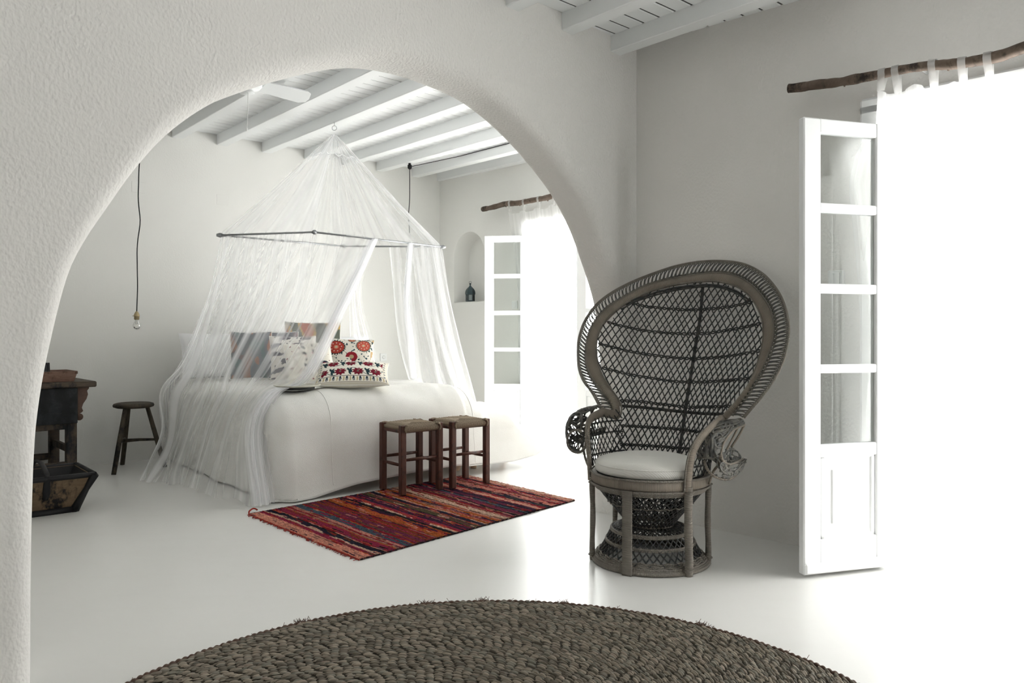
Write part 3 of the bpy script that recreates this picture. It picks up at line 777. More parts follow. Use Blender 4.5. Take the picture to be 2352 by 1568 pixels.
# ------------------------------------------------------------------ bed
E0 = V(-1.560, 5.093); dU = V(.77, .64); dV = V(-.64, .77); BWd, BL_ = 1.75, 2.2
def Bd(u, v, z): p = E0+dU*u+dV*v; return V(p[0], p[1], z)
ZT = .69
bn = thing('bench', 'pale wooden bench with splayed legs peeking out under the bedspread corner by the bright door', 'bench', Bd(1.93, .45, 0))
axn = np.stack([V(*dU, 0), V(*dV, 0), V(0, 0, 1)])
mb = MB(); mb.box(Bd(1.92, .38, .430), (.20, .34, .035), axn, .008); mb.build('bench_seat', 'bed_wood', bn, smooth=False)
for a_, b_, c_, d_ in ((1.98, .36, 2.27, .39), (1.86, .26, 1.81, .24), (1.98, .50, 2.16, .54), (1.86, .50, 1.83, .54)):
    mb = MB(); mb.tube([Bd(a_, b_, .425), Bd((a_+c_)/2, (b_+d_)/2, .23), Bd(c_, d_, .001)], [.020, .024, .026], 10); mb.build('leg', 'bed_wood', bn)
bed = thing('bed', 'wide double bed almost hidden under the white bedspread', 'bed', Bd(BWd/2, BL_/2, 0))
axb = np.stack([V(*dU, 0), V(*dV, 0), V(0, 0, 1)])
mb = MB(); mb.box(Bd(BWd/2, BL_/2+.06, .53), (BWd-.14, BL_-.10, .22), axb, .06); mb.build('mattress', 'white_cotton', bed)
mb = MB(); mb.box(Bd(BWd/2, BL_/2+.04, .32), (BWd-.18, BL_-.18, .18), axb, .02); mb.build('bed_base', 'bed_wood', bed, smooth=False)
for u in (.2, BWd-.12):
    for v in (.25, BL_-.2):
        mb = MB(); mb.lathe([(.001, .0), (.035, .0), (.045, .02), (.055, .12), (.06, .24), (.001, .24)], Bd(u, v, 0), 16); mb.build('leg', 'bed_wood', bed)
# bedspread
R0 = .26
def roll(d, Rr):            # d metres past the start of the curl: (outwards, down)
    q = Rr*PI/2
    if d <= 0: return 0.0, 0.0
    if d < q: return Rr*math.sin(d/Rr), Rr*(1-math.cos(d/Rr))
    return Rr, Rr+(d-q)
# right-hand side near the foot: the stiff cloth stands out before it drops
_po = np.array([[0, 0], [.08, .02], [.16, .08], [.23, .155], [.36, .165], [.485, .172], [.60, .29], [.72, .42], [.80, .515], [.84, .56]])
_pl = np.concatenate([[0], np.cumsum(np.linalg.norm(np.diff(_po, axis=0), axis=1))])
def stand(d): return float(np.interp(d, _pl, _po[:, 0])), float(np.interp(d, _pl, _po[:, 1]))
RU, RV = .13, .24
U0, U1, V0 = RU, BWd-.20, RV
def spread(cu_, cv_):
    du = (U0-cu_) if cu_ < U0 else (cu_-U1 if cu_ > U1 else 0.0)
    su = -1 if cu_ < U0 else (1 if cu_ > U1 else 0)
    dv = max(0.0, V0-cv_)
    bu = min(max(cu_, U0), U1); bv = max(cv_, V0)
    th_ = math.atan2(dv, du) if (du > 0 or dv > 0) else 0.0
    c2 = math.cos(th_)**2
    Rr = RU*c2+RV*(1-c2) if su < 0 else .2*c2+RV*(1-c2)
    rho = max(du, dv)*(1+.06*math.sin(2*th_)**2)
    out, dn = roll(rho, Rr)
    if dn > Rr: out += (dn-Rr)*(.04+.07*(1-c2))
    if su > 0:
        q_ = min(1, max(0, (cv_-.40)/.7)); w_ = 1-q_*q_*(3-2*q_)
        o2, d2 = stand(du)
        if dv > 0:          # the foot face carries on past the corner and stands out stiffly
            of, df = roll(dv, RV); om, dm = roll(V0+.48, RV)
            if df > RV: of += (df-RV)*.11
            zh = float(np.interp(du, [0, .5, .85, 1.1], [.085, .075, .10, .165]))
            out, dn = o2, d2+max(0.0, ZT-d2-zh)*min(1, df/dm)
            return bu+o2, bv-of+.012*nz(du*4, dv*2, 5), ZT-dn+.008*nz(du*3, dv*3, 9)
        ob_, db_ = roll(du, .2)
        if db_ > .2: ob_ += (db_-.2)*.05
        out = ob_*(1-w_)+o2*w_; dn = db_*(1-w_)+d2*w_
    u = bu+su*out*math.cos(th_); v = bv-out*math.sin(th_)
    z = ZT+.02*math.sin(min(1, max(0, cu_/BWd))*PI)-dn
    hang = max(0, min(1, (dn-.15)/.3))
    if dn > .05:
        al = cu_ if dv >= du else cv_
        fo = (.011*math.sin(al*7+1.3)+.008*math.sin(al*13+.6)+.02*nz(al*3, 2.2, dn*2))*hang
        u += su*math.cos(th_)*fo; v -= math.sin(th_)*fo
    z += (.012*nz(cu_*2.2, cv_*2.2, 1)+.016*nz(cu_*3.6, cv_*4.5, 15)+.006*nz(cu_*6, cv_*6, 4)+.004*nz(cu_*11, cv_*3, 7))*(1-hang*.7)
    return u, v, z
def hemlift(cu_):     # the foot hem is pulled up a little in the middle
    return 0.0
us = np.linspace(-.63, BWd+.82, 190); vs = np.linspace(-.60, BL_+.1, 160)
G = np.zeros((len(us), len(vs), 3))
for i, a in enumerate(us):
    for j, b in enumerate(vs):
        bb = b
        if b < 0: bb = b*np.interp(a, [-.63, .05, .25, .6, 1.0, 1.4, 1.75, 2.3], [1.0, 1.0, .97, .90, .855, .84, .82, .80])
        u, v, z = spread(a, bb)
        G[i, j] = Bd(u, v, max(z, .012))
bs = thing('bedspread', 'white woven cotton bedspread draped over the bed to the floor', 'bedspread', Bd(BWd/2, BL_/2, ZT))
mb = MB(); mb.grid(G); so = mb.build('cloth', 'bedspread_cloth', bs)
md = so.modifiers.new('thick', 'SOLIDIFY'); md.thickness = .008; md.offset = 1
mb = MB()
hem = [G[i, 0] for i in range(0, len(us))]
mb.tube(hem, .005, 5)
seam = []
for j in range(2, len(vs)):
    i = int(np.argmin(np.abs(us-.40))); seam.append(G[i, j]+V(0, 0, .006)+V(*(-dV), 0)*.006)
mb.tube(seam[:100], .0035, 5); 
i2 = int(np.argmin(np.abs(us-1.62))); mb.tube([G[i2, j]+V(0, 0, .006)+V(*(-dV), 0)*.006 for j in range(2, 100)], .0035, 5)
mb.build('seam', 'bedspread_cloth', bs)
from mathutils.bvhtree import BVHTree
_n = len(vs); BV = BVHTree.FromPolygons([tuple(p) for p in G.reshape(-1, 3)], [(i*_n+j, (i+1)*_n+j, (i+1)*_n+j+1, i*_n+j+1) for i in range(len(us)-1) for j in range(_n-1)])
def bedz(u, v): return ZT+.02*math.sin(min(1, max(0, u/BWd))*PI)
# ------------------------------------------------------------------ cushions and pillows
CREAM = (.80, .765, .68)
def clr(*a): return np.array(a, float)
def rosette(u, v, cx_, cy_, r_, inner, border, teeth=22):
    dx, dy = u-cx_, v-cy_; d = math.hypot(dx, dy); t = math.atan2(dy, dx)
    if d > r_*1.25: return None
    tri = abs(((t*teeth/(2*PI)) % 1)-.5)*2
    if d < r_*.18: return clr(.55, .52, .36)
    if d < r_*.32: return clr(.62, .18, .11)
    if d < r_*.95:
        if abs(d-r_*.62) < r_*.07 and ((t*9/(2*PI)) % 1) < .3: return clr(.75, .6, .5)
        return clr(*inner)
    if d < r_*(1.0+.22*tri): return clr(*border)
    return None
def pat_rosette(u, v):
    for c_ in ((-.62, .46, .36, (.42, .055, .04), (.03, .035, .035)), (.56, .58, .30, (.50, .10, .065), (.06, .07, .06)), (-.42, -.72, .40, (.24, .012, .018), (.02, .022, .022)), (.62, -.75, .30, (.42, .07, .05), (.03, .05, .05)), (.05, .95, .16, (.40, .14, .08), (.1, .2, .2))):
        q = rosette(u, v, *c_[:3], c_[3], c_[4])
        if q is not None: return q
    dx, dy = u-.06, v+.05; d = math.hypot(dx, dy)
    if d < .26 and d > .1 and not (dx < 0 and dy < -.02): return clr(.26, .018, .028)
    if d < .1: return clr(.45, .34, .2)
    if nz(u*9, v*9, 3) > .30: return clr(.02, .06, .075)
    if abs(v-.22*math.sin(u*6)+.25) < .012: return clr(.35, .36, .3)
    if abs(u) > .9 and nz(u*4, v*5, 9) > .12: return clr(.52, .36, .2)
    return clr(*CREAM)
def pat_border(u, v):
    if max(abs(u), abs(v)) > .965: return clr(.62, .58, .48)
    if abs(v) > .93 or abs(u) > .945: return clr(.25, .2, .16)*1 if max(abs(v), abs(u)) < .95 else clr(.66, .62, .53)
    if v < -.70 or abs(u) > .86:
        t = (u*11) if v < -.70 else (v*9)
        w_ = ((v+.815)/.1 if v < -.7 else (abs(u)-.905)/.035)
        f = (t % 1)-.5
        if (int(math.floor(t)) % 2) == 0:
            if f*f*9+w_*w_*.9 < 1 and not (abs(f) < .07 and w_ < 0): return clr(.015, .035, .06)
        elif f*f*10+w_*w_ < .9 and f > -.12: return clr(.50, .40, .22)
        if abs(v+.695) < .012: return clr(.2, .16, .14)
        return clr(*CREAM)
    if abs(v+.69) < .014: return clr(.2, .16, .14)
    rowi = 0 if v < 0.02 else 1
    cy_ = -.38 if rowi == 0 else .36
    t = (u+1.0+(.22 if rowi else 0))/.50; f = t-math.floor(t)
    dx, dy = (f-.32)*.5, (v-cy_)*.62
    d = math.hypot(dx, dy); a_ = math.atan2(dy, dx)
    rad = .150*(1+.16*math.cos(9*a_))
    if d < .03: return clr(.14, .16, .12)
    if d < rad and not (a_ > .7 and a_ < 1.9 and d > .05 and nz(a_*3, d*30) > .3): return clr(.17, .008, .022)
    dx2 = (f-.80)*.5
    for k in range(5):
        an = -1.2+k*.75; lx, ly = dx2*math.cos(an)+dy*math.sin(an), -dx2*math.sin(an)+dy*math.cos(an)
        if 0 < lx < .18 and abs(ly) < .026*math.sin(PI*lx/.18)+.005: return clr(.012, .035, .045)
    if abs(v-cy_-.26*math.cos(u*6.28*1.0)) < .02: return clr(.02, .05, .06)
    if nz(u*6, v*5, 8) > .52: return clr(.42, .36, .22)
    return clr(*CREAM)
def pat_paisley(u, v):
    f = (v*2.6) % 1; g = u*1.1+.35*math.sin(v*5)
    if (g % 1) < .55 and f < .62 and math.hypot((g % 1)-.28, f-.3) < .30: return clr(.055, .045, .07)
    if nz(u*9, v*9, 2) > .42: return clr(.10, .09, .10)
    return clr(.72, .69, .64)
def pat_leaf(u, v):
    t = (v+.6*u)*3; f = t-math.floor(t); g = ((u*2.2) % 1)
    if abs(u) < .5 and math.hypot((g-.5)*1.4, (f-.5)) < .28 and nz(u*6, v*6, 5) > -.25: return clr(.07, .075, .09)
    if (u > .2) and math.hypot(u-.6, v+.45) < .3: return clr(.22, .012, .03) if math.hypot(u-.6, v+.45) < .2 else clr(.02, .03, .05)
    if nz(u*9, v*9, 7) > .45: return clr(.2, .03, .05)
    return clr(*CREAM)
def pat_ikat(u, v):
    a_ = nz(u*2.2, v*1.0, 1); b_ = nz(u*2.5, v*1.5, 6)
    c_ = clr(.085, .095, .11)
    if a_ > .12: c_ = clr(.10, .055, .05)
    if b_ > .30: c_ = clr(.22, .10, .06)
    if b_ < -.32: c_ = clr(.05, .10, .10)
    return c_
def pat_grey(u, v):
    return clr(.07, .075, .095) if nz(u*1.5, v*1.2, 11) < .15 else clr(.12, .07, .075)
def pat_rust(u, v):
    a_ = nz(u*2, v*1.2, 21)
    return clr(.36, .09, .04) if a_ > .15 else (clr(.42, .28, .10) if a_ > -.1 else clr(.10, .11, .09))
def pat_white(u, v): return clr(.84, .845, .85)
def cushion(name, label, cat, group, W_, H_, T_, pat, base, xdir, tilt, n_=96, roll_=0.0, border=.0):
    """a stuffed cushion whose lower edge rests at base; xdir = its width direction, tilt = degrees from lying flat"""
    x = unit(V(xdir[0], xdir[1], 0)); up = V(0, 0, 1); back = np.cross(up, x)      # 'back' points away from the viewer side
    y = back*math.cos(math.radians(tilt))+up*math.sin(math.radians(tilt)); zz = np.cross(x, y)
    if roll_:
        cr, sr = math.cos(math.radians(roll_)), math.sin(math.radians(roll_)); x, y = x*cr+y*sr, y*cr-x*sr
    G1 = np.zeros((n_, n_, 3)); G2 = G1.copy(); K1 = np.zeros((n_, n_, 3)); K2 = K1.copy()
    lin = np.linspace(-1, 1, n_)
    for i, u in enumerate(lin):
        for j, v in enumerate(lin):
            t = max(0.0, (1-abs(u)**2.6)*(1-abs(v)**2.6))**.55
            pu = u*(1-.055*(1-v*v)); pv = v*(1-.055*(1-u*u))
            wr = .05*nz(u*2.5, v*2.5, W_*31)
            hgt = T_/2*t*(1+wr)
            G1[i, j] = (pu*W_/2, pv*H_/2, hgt); G2[i, j] = (pu*W_/2, pv*H_/2, -hgt)
            K1[i, j] = pat(u, v); K2[i, j] = clr(.66, .63, .55) if pat is not pat_white else clr(.84, .845, .85)
    mb = MB(); mb.grid(G1, col=K1); mb.grid(G2[::-1], col=K2)
    rot = Matrix(((x[0], y[0], zz[0]), (x[1], y[1], zz[1]), (x[2], y[2], zz[2])))
    cen = np.asarray(base, float)+y*H_/2*1.0+zz*0
    root = thing(name, label, cat, cen, rot, group)
    mb.build('cushion_cover' if cat == 'cushion' else 'pillow_case', 'vcol_cloth', root, local=True)
    pm = MB(); e = [(u*W_/2*(1-.055*(1-v*v)), v*H_/2*(1-.055*(1-u*u)), 0) for u, v in [(q, -1) for q in lin[:-1]]+[(1, q) for q in lin[:-1]]+[(-q, 1) for q in lin[:-1]]+[(-1, -q) for q in lin[:-1]]]
    pm.tube(e, .0035, 5, closed=True); pm.build('piping', 'white_cotton' if pat is pat_white else 'cushion_white', root, local=True)
    return root
def onbed(x, y, z): return FL(x, y, z)
gC = 'cushions on the bed'; gP = 'white pillows at the head of the bed'
zt = ZT+.045
# white pillows standing against the wall
cushion('pillow', 'white pillow standing at the head of the bed, leftmost of the row', 'pillow', gP, .66, .40, .15, pat_white, Bd(.34, 1.98, zt), dU, 74, 40)
cushion('pillow', 'white pillow standing at the head of the bed behind the dark ikat cushions', 'pillow', gP, .66, .42, .15, pat_white, Bd(.98, 1.80, zt), dU, 76, 40)
cushion('pillow', 'white pillow standing at the head of the bed, farthest from the three-legged stool', 'pillow', gP, .52, .38, .14, pat_white, Bd(1.42, 1.66, zt), dU, 70, 40)
cx = unit(V(.93, .36))
def at(x, Y, up=0.0): p = W(x, 765, Y); return V(p[0], p[1], zt+up)
cushion('cushion', 'dark blue grey ikat cushion leaning on the white pillows behind the net', 'cushion', gC, .34, .42, .11, pat_ikat, at(578, 6.50), cx, 72, 60)
cushion('cushion', 'plain dark slate cushion between the ikat cushion and the paisley cushion', 'cushion', gC, .34, .42, .10, pat_grey, at(642, 6.74), cx, 72, 60)
cushion('cushion', 'rust and gold cushion standing behind the paisley cushion', 'cushion', gC, .50, .50, .11, pat_rust, at(722, 6.98), cx, 78, 60)
cushion('cushion', 'cream cushion with dark plum paisley leaning behind the net', 'cushion', gC, .38, .40, .11, pat_paisley, at(677, 6.42), cx, 64, 70)
cushion('cushion', 'cream cushion embroidered with coral red rosettes leaning at the back', 'cushion', gC, .40, .38, .12, pat_rosette, at(802, 6.52), unit(V(.97, .24)), 62, 130, -3)
cushion('cushion', 'cream cushion with grey leaf sprigs half hidden by the net bundle', 'cushion', gC, .38, .40, .11, pat_leaf, at(720, 6.12), cx, 50, 90, 4)
cushion('cushion', 'cream cushion with dark red flower rows and blue border lying in front', 'cushion', gC, .54, .42, .13, pat_border, at(808, 5.64, .004), unit(V(.985, .17)), 20, 170, 0)
# round tray
tq = V(-1.530, 5.525); _d = tq-E0; _u, _v = (_d@V(dV[1], -dV[0]))/(dU[0]*dV[1]-dU[1]*dV[0]), (dU[0]*_d[1]-dU[1]*_d[0])/(dU[0]*dV[1]-dU[1]*dV[0])
tz = max(spread(_u+a*.15, _v+b*.15)[2] for a in (-1, 0, 1) for b in (-1, 0, 1))+.026
tc = V(tq[0], tq[1], tz)
tr = thing('round_tray', 'round pale straw tray lying on the bed near the net bundle', 'tray', tc)
mb = MB(); mb.lathe([(.001, .008), (.13, .008), (.150, .011), (.162, .017), (.164, .014), (.150, .006), (.13, .003), (.001, .003)], tc+V(0, 0, .004), 40); mb.build('tray_rim', 'tray_straw', tr)
mb = MB(); mb.lathe([(.001, -.012), (.12, -.012), (.12, .006), (.001, .006)], tc+V(0, 0, .001), 30); mb.build('tray_foot', 'tray_base', tr)
# ------------------------------------------------------------------ mosquito net
H_ = .766
Fc, Lc, Rc, Bc = W(722, 533, 7.64*H_), W(505, 540, 7.91*H_), W(1017, 567, 8.99*H_), W(790, 565, 8.9*H_)
AP = W(768, 306, 6.40)
ring_c = W(768, 294, 6.40)
net = thing('net_canopy', 'sheer white mosquito net canopy hanging from the ceiling over the bed', 'canopy', (AP[0], AP[1], .7))
mb = MB(); mb.tube([ring_c+V(math.cos(q), 0, math.sin(q))*.019 for q in np.linspace(0, 2*PI, 25)[:-1]], .0022, 6, closed=True)
mb.tube([ring_c+V(0, 0, .019), ring_c+V(0, 0, .055)], .0022, 5); mb.build('hanging_ring', 'steel', net)
for a_, b_ in ((Fc, Lc), (Fc, Rc), (Lc, Bc), (Bc, Rc)):
    mb = MB(); mb.tube([a_, b_], .0075, 8); mb.build('frame_rod', 'steel', net)
for p_ in (Fc, Lc, Rc, Bc):
    mb = MB(); d_ = unit(p_-(Fc+Bc)/2); mb.tube([p_-d_*.03, p_-d_*.012, p_, p_+d_*.012, p_+d_*.026], [.011, .016, .019, .015, .010], 10); mb.build('frame_joint', 'steel', net)
corners = [Fc, Lc, Bc, Rc]
def peri(q):            # q: 0 front, 1 left, 2 back, 3 right, 4 front again
    q = q % 4; i = int(q); f = q-i; return corners[i]*(1-f)+corners[(i+1) % 4]*f
def sheet_net(q0, q1, nu, rows, name, mat='net', amp=.05, fold=.026, fs=20, seed=1, nv=46, env0=.25, push=0):
    """rows: (height fraction, function q -> point) from top to hem; soft pleats, some of them folding over themselves"""
    qs = np.linspace(q0, q1, nu)
    ctr = np.array([[f(q) for q in qs] for _, f in rows])
    G = np.zeros((nu, nv, 3)); A = np.zeros((nu, nv))
    cen = (Fc+Bc)/2
    for i in range(nu): G[i] = catmull(ctr[:, i], nv)
    mid = G[:, int(nv*.45)]
    s_ = np.concatenate([[0], np.cumsum(np.linalg.norm(np.diff(mid, axis=0), axis=1))])
    out = G-cen; out[..., 2] = 0; out /= (np.linalg.norm(out, axis=2, keepdims=True)+1e-6)
    tan = np.gradient(G, axis=0); tan[..., 2] *= .3; tan /= (np.linalg.norm(tan, axis=2, keepdims=True)+1e-9)
    for j in range(nv):
        t = j/(nv-1); env = env0+(1-env0)*min(1, t*2.2)
        for i in range(nu):
            a = s_[i]
            D = amp*(nz(a*4, t*1.1, seed)+.55*nz(a*11, t*.8, seed+3)+.22*nz(a*fs*1.3, t*.6, seed+6))
            T = fold*(nz(a*fs, t*.5, seed+9)+.6*nz(a*fs*.45, t*.7, seed+12))
            G[i, j] += (out[i, j]*D+tan[i, j]*T)*env
            if push and t > .86 and G[i, j][2] < .25:
                k_ = (t-.86)/.14; G[i, j] += out[i, j]*(.02*k_+.06*k_*nz(a*7, t*9, seed+20))+tan[i, j]*.05*k_*nz(a*9, t*7, seed+30); G[i, j][2] = max(.006, G[i, j][2]+.03*k_*nz(a*8, t*14, seed+40))
        A[:, j] = s_
    if push:
        for i in range(nu):
            for j in range(6, nv):
                p = G[i, j]
                if p[2] > 1.0: continue
                for _ in range(30):
                    h = BV.ray_cast(Vector((p[0], p[1], 1.6)), Vector((0, 0, -1)))[0]
                    if h is None or p[2] > h.z+.010: break
                    if h.z-p[2] < .14: p[2] = h.z+.012; break
                    p[:2] += push*dU*.02
        for _ in range(4):
            Q = G.copy(); Q[1:-1, 1:-1] = .4*G[1:-1, 1:-1]+.15*(G[2:, 1:-1]+G[:-2, 1:-1]+G[1:-1, 2:]+G[1:-1, :-2])
            lo = (G[..., 2] < 1.0)[..., None]*1.0; G = G*(1-lo)+Q*lo
    mb = MB(); mb.grid(G, along=A); return mb.build(name, mat, net), G
# cone
def cone_row(f, sag=0.0):
    return lambda q: AP+(peri(q)-AP)*f+V(0, 0, -sag)
sheet_net(0, 4, 620, [(0, cone_row(.015)), (.1, cone_row(.10, -.0)), (.3, cone_row(.30, .012)), (.6, cone_row(.62, .025)), (1, cone_row(1.0))], 'net_cone', amp=.03, fold=.034, fs=7, seed=2, nv=30, env0=.6)
# collar seam near the top of the cone
mb = MB(); mb.tube([AP+(peri(q)-AP)*(.20+.012*math.sin(q*19))+V(0, 0, -.012) for q in np.linspace(0, 4, 90)[:-1]], .006, 5, closed=True); mb.build('collar_seam', 'net_bundle', net)
def interp_rows(tab):
    """tab: {q: [points top..bottom]}"""
    ks = sorted(tab)
    def mk(i):
        def f(q):
            xs = [np.interp(q, ks, [tab[k][i][d] for k in ks]) for d in range(3)]
            return np.array(xs)
        return f
    return mk
# left sheet: from the opening on the front right side, round the front and left corners to the back
qa = -.42
tabL = {}
def add(q, *pts): tabL[q] = [peri(q)]+list(pts)
def over(v): return Bd(.05, v, ZT+.03), Bd(-.085, v-.03, .48)
add(qa, W(786, 700, 5.78), W(702, 865, 5.62), *over(.16), FL(600, 1158, .015))
add(-.33, W(752, 700, 5.72), W(665, 865, 5.56), *over(.27), FL(577, 1154, .015))
add(-.22, W(735, 700, 5.70), W(640, 865, 5.54), *over(.40), FL(543, 1146, .015))
add(0, W(690, 700, 5.72), W(600, 865, 5.62), *over(.60), FL(492, 1140, .015))
add(.35, W(605, 700, 5.82), W(530, 865, 5.80), *over(.96), FL(440, 1120, .015))
add(.7, W(535, 700, 5.95), W(475, 865, 5.98), W(440, 935, 5.92), W(405, 1030, 5.75), FL(392, 1108, .015))
add(.93, W(478, 700, 6.05), W(430, 840, 6.1), W(392, 905, 6.12), W(385, 1010, 5.95), FL(345, 1105, .015))
add(1.0, W(471, 700, 6.1), W(424, 830, 6.2), W(372, 895, 6.3), W(384, 985, 6.15), FL(338, 1102, .02))
add(1.1, W(474, 700, 6.2), W(420, 835, 6.35), W(366, 905, 6.45), W(366, 975, 6.42), W(372, 1020, 6.40))
add(1.3, W(492, 690, 6.62), W(440, 775, 6.86), W(416, 840, 6.94), W(412, 856, 6.95), W(410, 870, 6.96))
add(1.7, W(632, 690, 7.05), W(580, 765, 7.26), W(560, 835, 7.33), W(556, 855, 7.34), W(556, 868, 7.35))
add(2.0, W(800, 685, 7.18), W(803, 770, 7.58), W(805, 830, 7.68), W(806, 845, 7.70), W(806, 858, 7.72))
add(2.25, W(830, 680, 6.84), W(850, 770, 7.00), W(868, 830, 7.12), W(880, 860, 7.18), W(886, 866, 7.22))
mk = interp_rows(tabL)
oL, GL = sheet_net(qa, 2.25, 1000, [(i/5, mk(i)) for i in range(6)], 'net_drape', amp=.055, fold=.055, fs=7.5, seed=5, push=-1)
# gathered edges of the opening
def bundle(col_pts, w0, w1, n_=6, seed=1):
    mb = MB(); lr = random.Random(seed); base = catmull(col_pts, 40)
    wv_ = np.interp(np.linspace(0, 1, 40), [0, .5, 1], [w0, (w0+w1)/2, w1])
    side = V(.80, .60, 0)
    for k in range(n_):
        o = lr.uniform(-.5, .4); wd = lr.uniform(.25, .6); ph = lr.uniform(0, 6); m_ = 14
        Gb = np.zeros((m_, 40, 3))
        for a in range(m_):
            f = a/(m_-1)
            for j in range(40):
                x_ = (o+wd*f)*wv_[j]+.006*math.sin(j*.12+ph)
                Gb[a, j] = base[j]+side*x_+V(-.6, .8, 0)*(.020*math.sin(f*7+ph+j*.03)+.012*(k-n_/2))
        mb.grid(Gb, along=np.full((m_, 40), ph)+np.linspace(0, .25, m_)[:, None])
    return mb
bundle(tabL[qa][:6], .06, .13, 6, 3).build('net_bundle', 'net_bundle', net)
# right sheet
tabR = {}
def addR(q, *pts): tabR[q] = [peri(q)]+list(pts)
addR(2.45, W(905, 690, 6.86), W(915, 780, 6.9), W(925, 830, 7.0), W(935, 868, 7.1), W(940, 872, 7.12))
addR(2.8, W(990, 690, 6.90), W(1010, 780, 7.0), W(1030, 850, 7.1), W(1040, 880, 7.15), FL(1060, 1060, .02))
addR(3.0, W(1037, 690, 6.93), W(1060, 800, 7.0), W(1082, 880, 7.05), W(1098, 950, 7.1), FL(1118, 1046, .02))
addR(3.1, W(1016, 690, 6.82), W(1035, 790, 6.9), W(1055, 870, 6.92), W(1065, 890, 6.95), W(1070, 905, 6.95))
addR(3.3, W(930, 690, 6.70), W(938, 780, 6.70), W(942, 840, 6.72), W(945, 868, 6.75), W(948, 882, 6.70))
mk2 = interp_rows(tabR)
oR, GR2 = sheet_net(2.45, 3.3, 420, [(i/5, mk2(i)) for i in range(6)], 'net_drape', amp=.05, fold=.050, fs=8, seed=9, push=1)
bundle([peri(3.3)]+tabR[3.3][1:5], .05, .06, 4, 8).build('net_bundle', 'net_bundle', net)
# ------------------------------------------------------------------ round seagrass rug
rc = V(-.064, 1.95); RR = 1.265
rug = thing('round_rug', 'large round braided seagrass rug lying nearest the camera', 'rug', (rc[0], rc[1], 0))
mb = MB(); mb.lathe([(.001, .006), (RR-.012, .006), (RR-.006, .003), (RR-.012, .0)], (rc[0], rc[1], .001), 120); mb.build('rug_backing', 'grass_under', rug)
def stitches():
    vs, fs, cs = [], [], []; nb = 0
    sec = np.linspace(0, PI, 5)           # half ring
    st = np.linspace(-1, 1, 6)
    rad = np.sqrt(np.clip(1-st**2, .02, 1))
    base_f = np.array([[i*5+k, i*5+k+1, (i+1)*5+k+1, (i+1)*5+k] for i in range(5) for k in range(4)])
    row = 0; r_ = RR-.010
    while r_ > .02:
        pitch = .0090
        grp = max(1, int(round(r_/.16)))*.16
        n_ = max(6, int(2*PI*grp/.0335))
        a = (np.arange(n_)+.5*(row % 2)*.35+rng.normal(0, .05, n_))/n_*2*PI+.012*math.sin(row*.35)+row*.0010
        # only the part of the rug that reaches towards the rooms needs every strand close by
        L = 2*PI*r_/n_*.84*(1+rng.normal(0, .10, n_)); w = .0050*(1+rng.normal(0, .12, n_)); h = .0068*(1+rng.normal(0, .2, n_))
        tilt = .36+rng.normal(0, .10, n_)
        zb = .006+rng.normal(0, .0012, n_)
        rj = r_+rng.normal(0, .0012, n_)
        k = n_
        rx, ry = np.cos(a), np.sin(a); tx, ty = -ry, rx
        # local axes: along (tangent tilted), across (radial)
        ax_ = np.stack([tx*np.cos(tilt)+rx*np.sin(tilt), ty*np.cos(tilt)+ry*np.sin(tilt)], 1)
        ay_ = np.stack([-ax_[:, 1], ax_[:, 0]], 1)
        S_, T_ = np.meshgrid(st, sec, indexing='ij'); Rr_ = np.repeat(rad[:, None], 5, 1)
        lx = S_.ravel(); ly = (np.cos(T_)*Rr_).ravel(); lz = (np.sin(T_)*Rr_).ravel()
        P = np.zeros((k, 30, 3))
        P[:, :, :2] = np.stack([rc[0]+rj*rx, rc[1]+rj*ry], 1)[:, None, :]+ax_[:, None, :]*(lx[None, :, None]*L[:, None, None]*.62)+ay_[:, None, :]*(ly[None, :, None]*w[:, None, None])
        P[:, :, 2] = zb[:, None]+lz[None]*h[:, None]+lx[None]*.0022
        vs.append(P.reshape(-1, 3))
        f = (base_f[None]+(np.arange(k)*30)[:, None, None]+nb).reshape(-1, 4); fs.append(f); nb += k*30
        g = rng.random(k)
        c = np.array([.235, .202, .157])[None]*(.42+1.0*g[:, None])
        gr = rng.random(k) < .25
        c[gr] = np.array([.215, .200, .162])*(.6+.7*g[gr, None])
        rd = rng.random(k) < .10; c[rd] = np.array([.23, .19, .15])*(.7+.7*g[rd, None])
        cs.append(np.repeat(c, 30, 0))
        r_ -= pitch; row += 1
    return np.vstack(vs), np.vstack(fs), np.vstack(cs)
v_, f_, c_ = stitches()
mb = MB(); mb.add(v_, f_, None, c_); mb.build('rug_braid', 'grass_braid', rug)
mb = MB()
q = np.linspace(0, 2*PI, 2600)[:-1]
mb.tube(np.stack([rc[0]+(RR-.001)*np.cos(q), rc[1]+(RR-.001)*np.sin(q), .008+.0012*np.sin(q*330)], 1), .0062*(1+.14*np.sin(q*330)+.1*np.sin(q*71)), 6, closed=True)
lr = random.Random(4)
for i in range(260):
    a = lr.choice([.9, 1.35, 1.62, 1.8, 2.2, lr.uniform(0, 2*PI), lr.uniform(0, 2*PI)])+lr.gauss(0, .012); p = V(rc[0]+RR*math.cos(a), rc[1]+RR*math.sin(a), .011); d = V(math.cos(a+lr.uniform(-1.2, 1.2)), math.sin(a+lr.uniform(-1.2, 1.2)), lr.uniform(.1, .9)); mb.tube([p, p+d*lr.uniform(.006, .018)], .0010, 3)
mb.build('rug_edge', 'bracket_wood', rug)
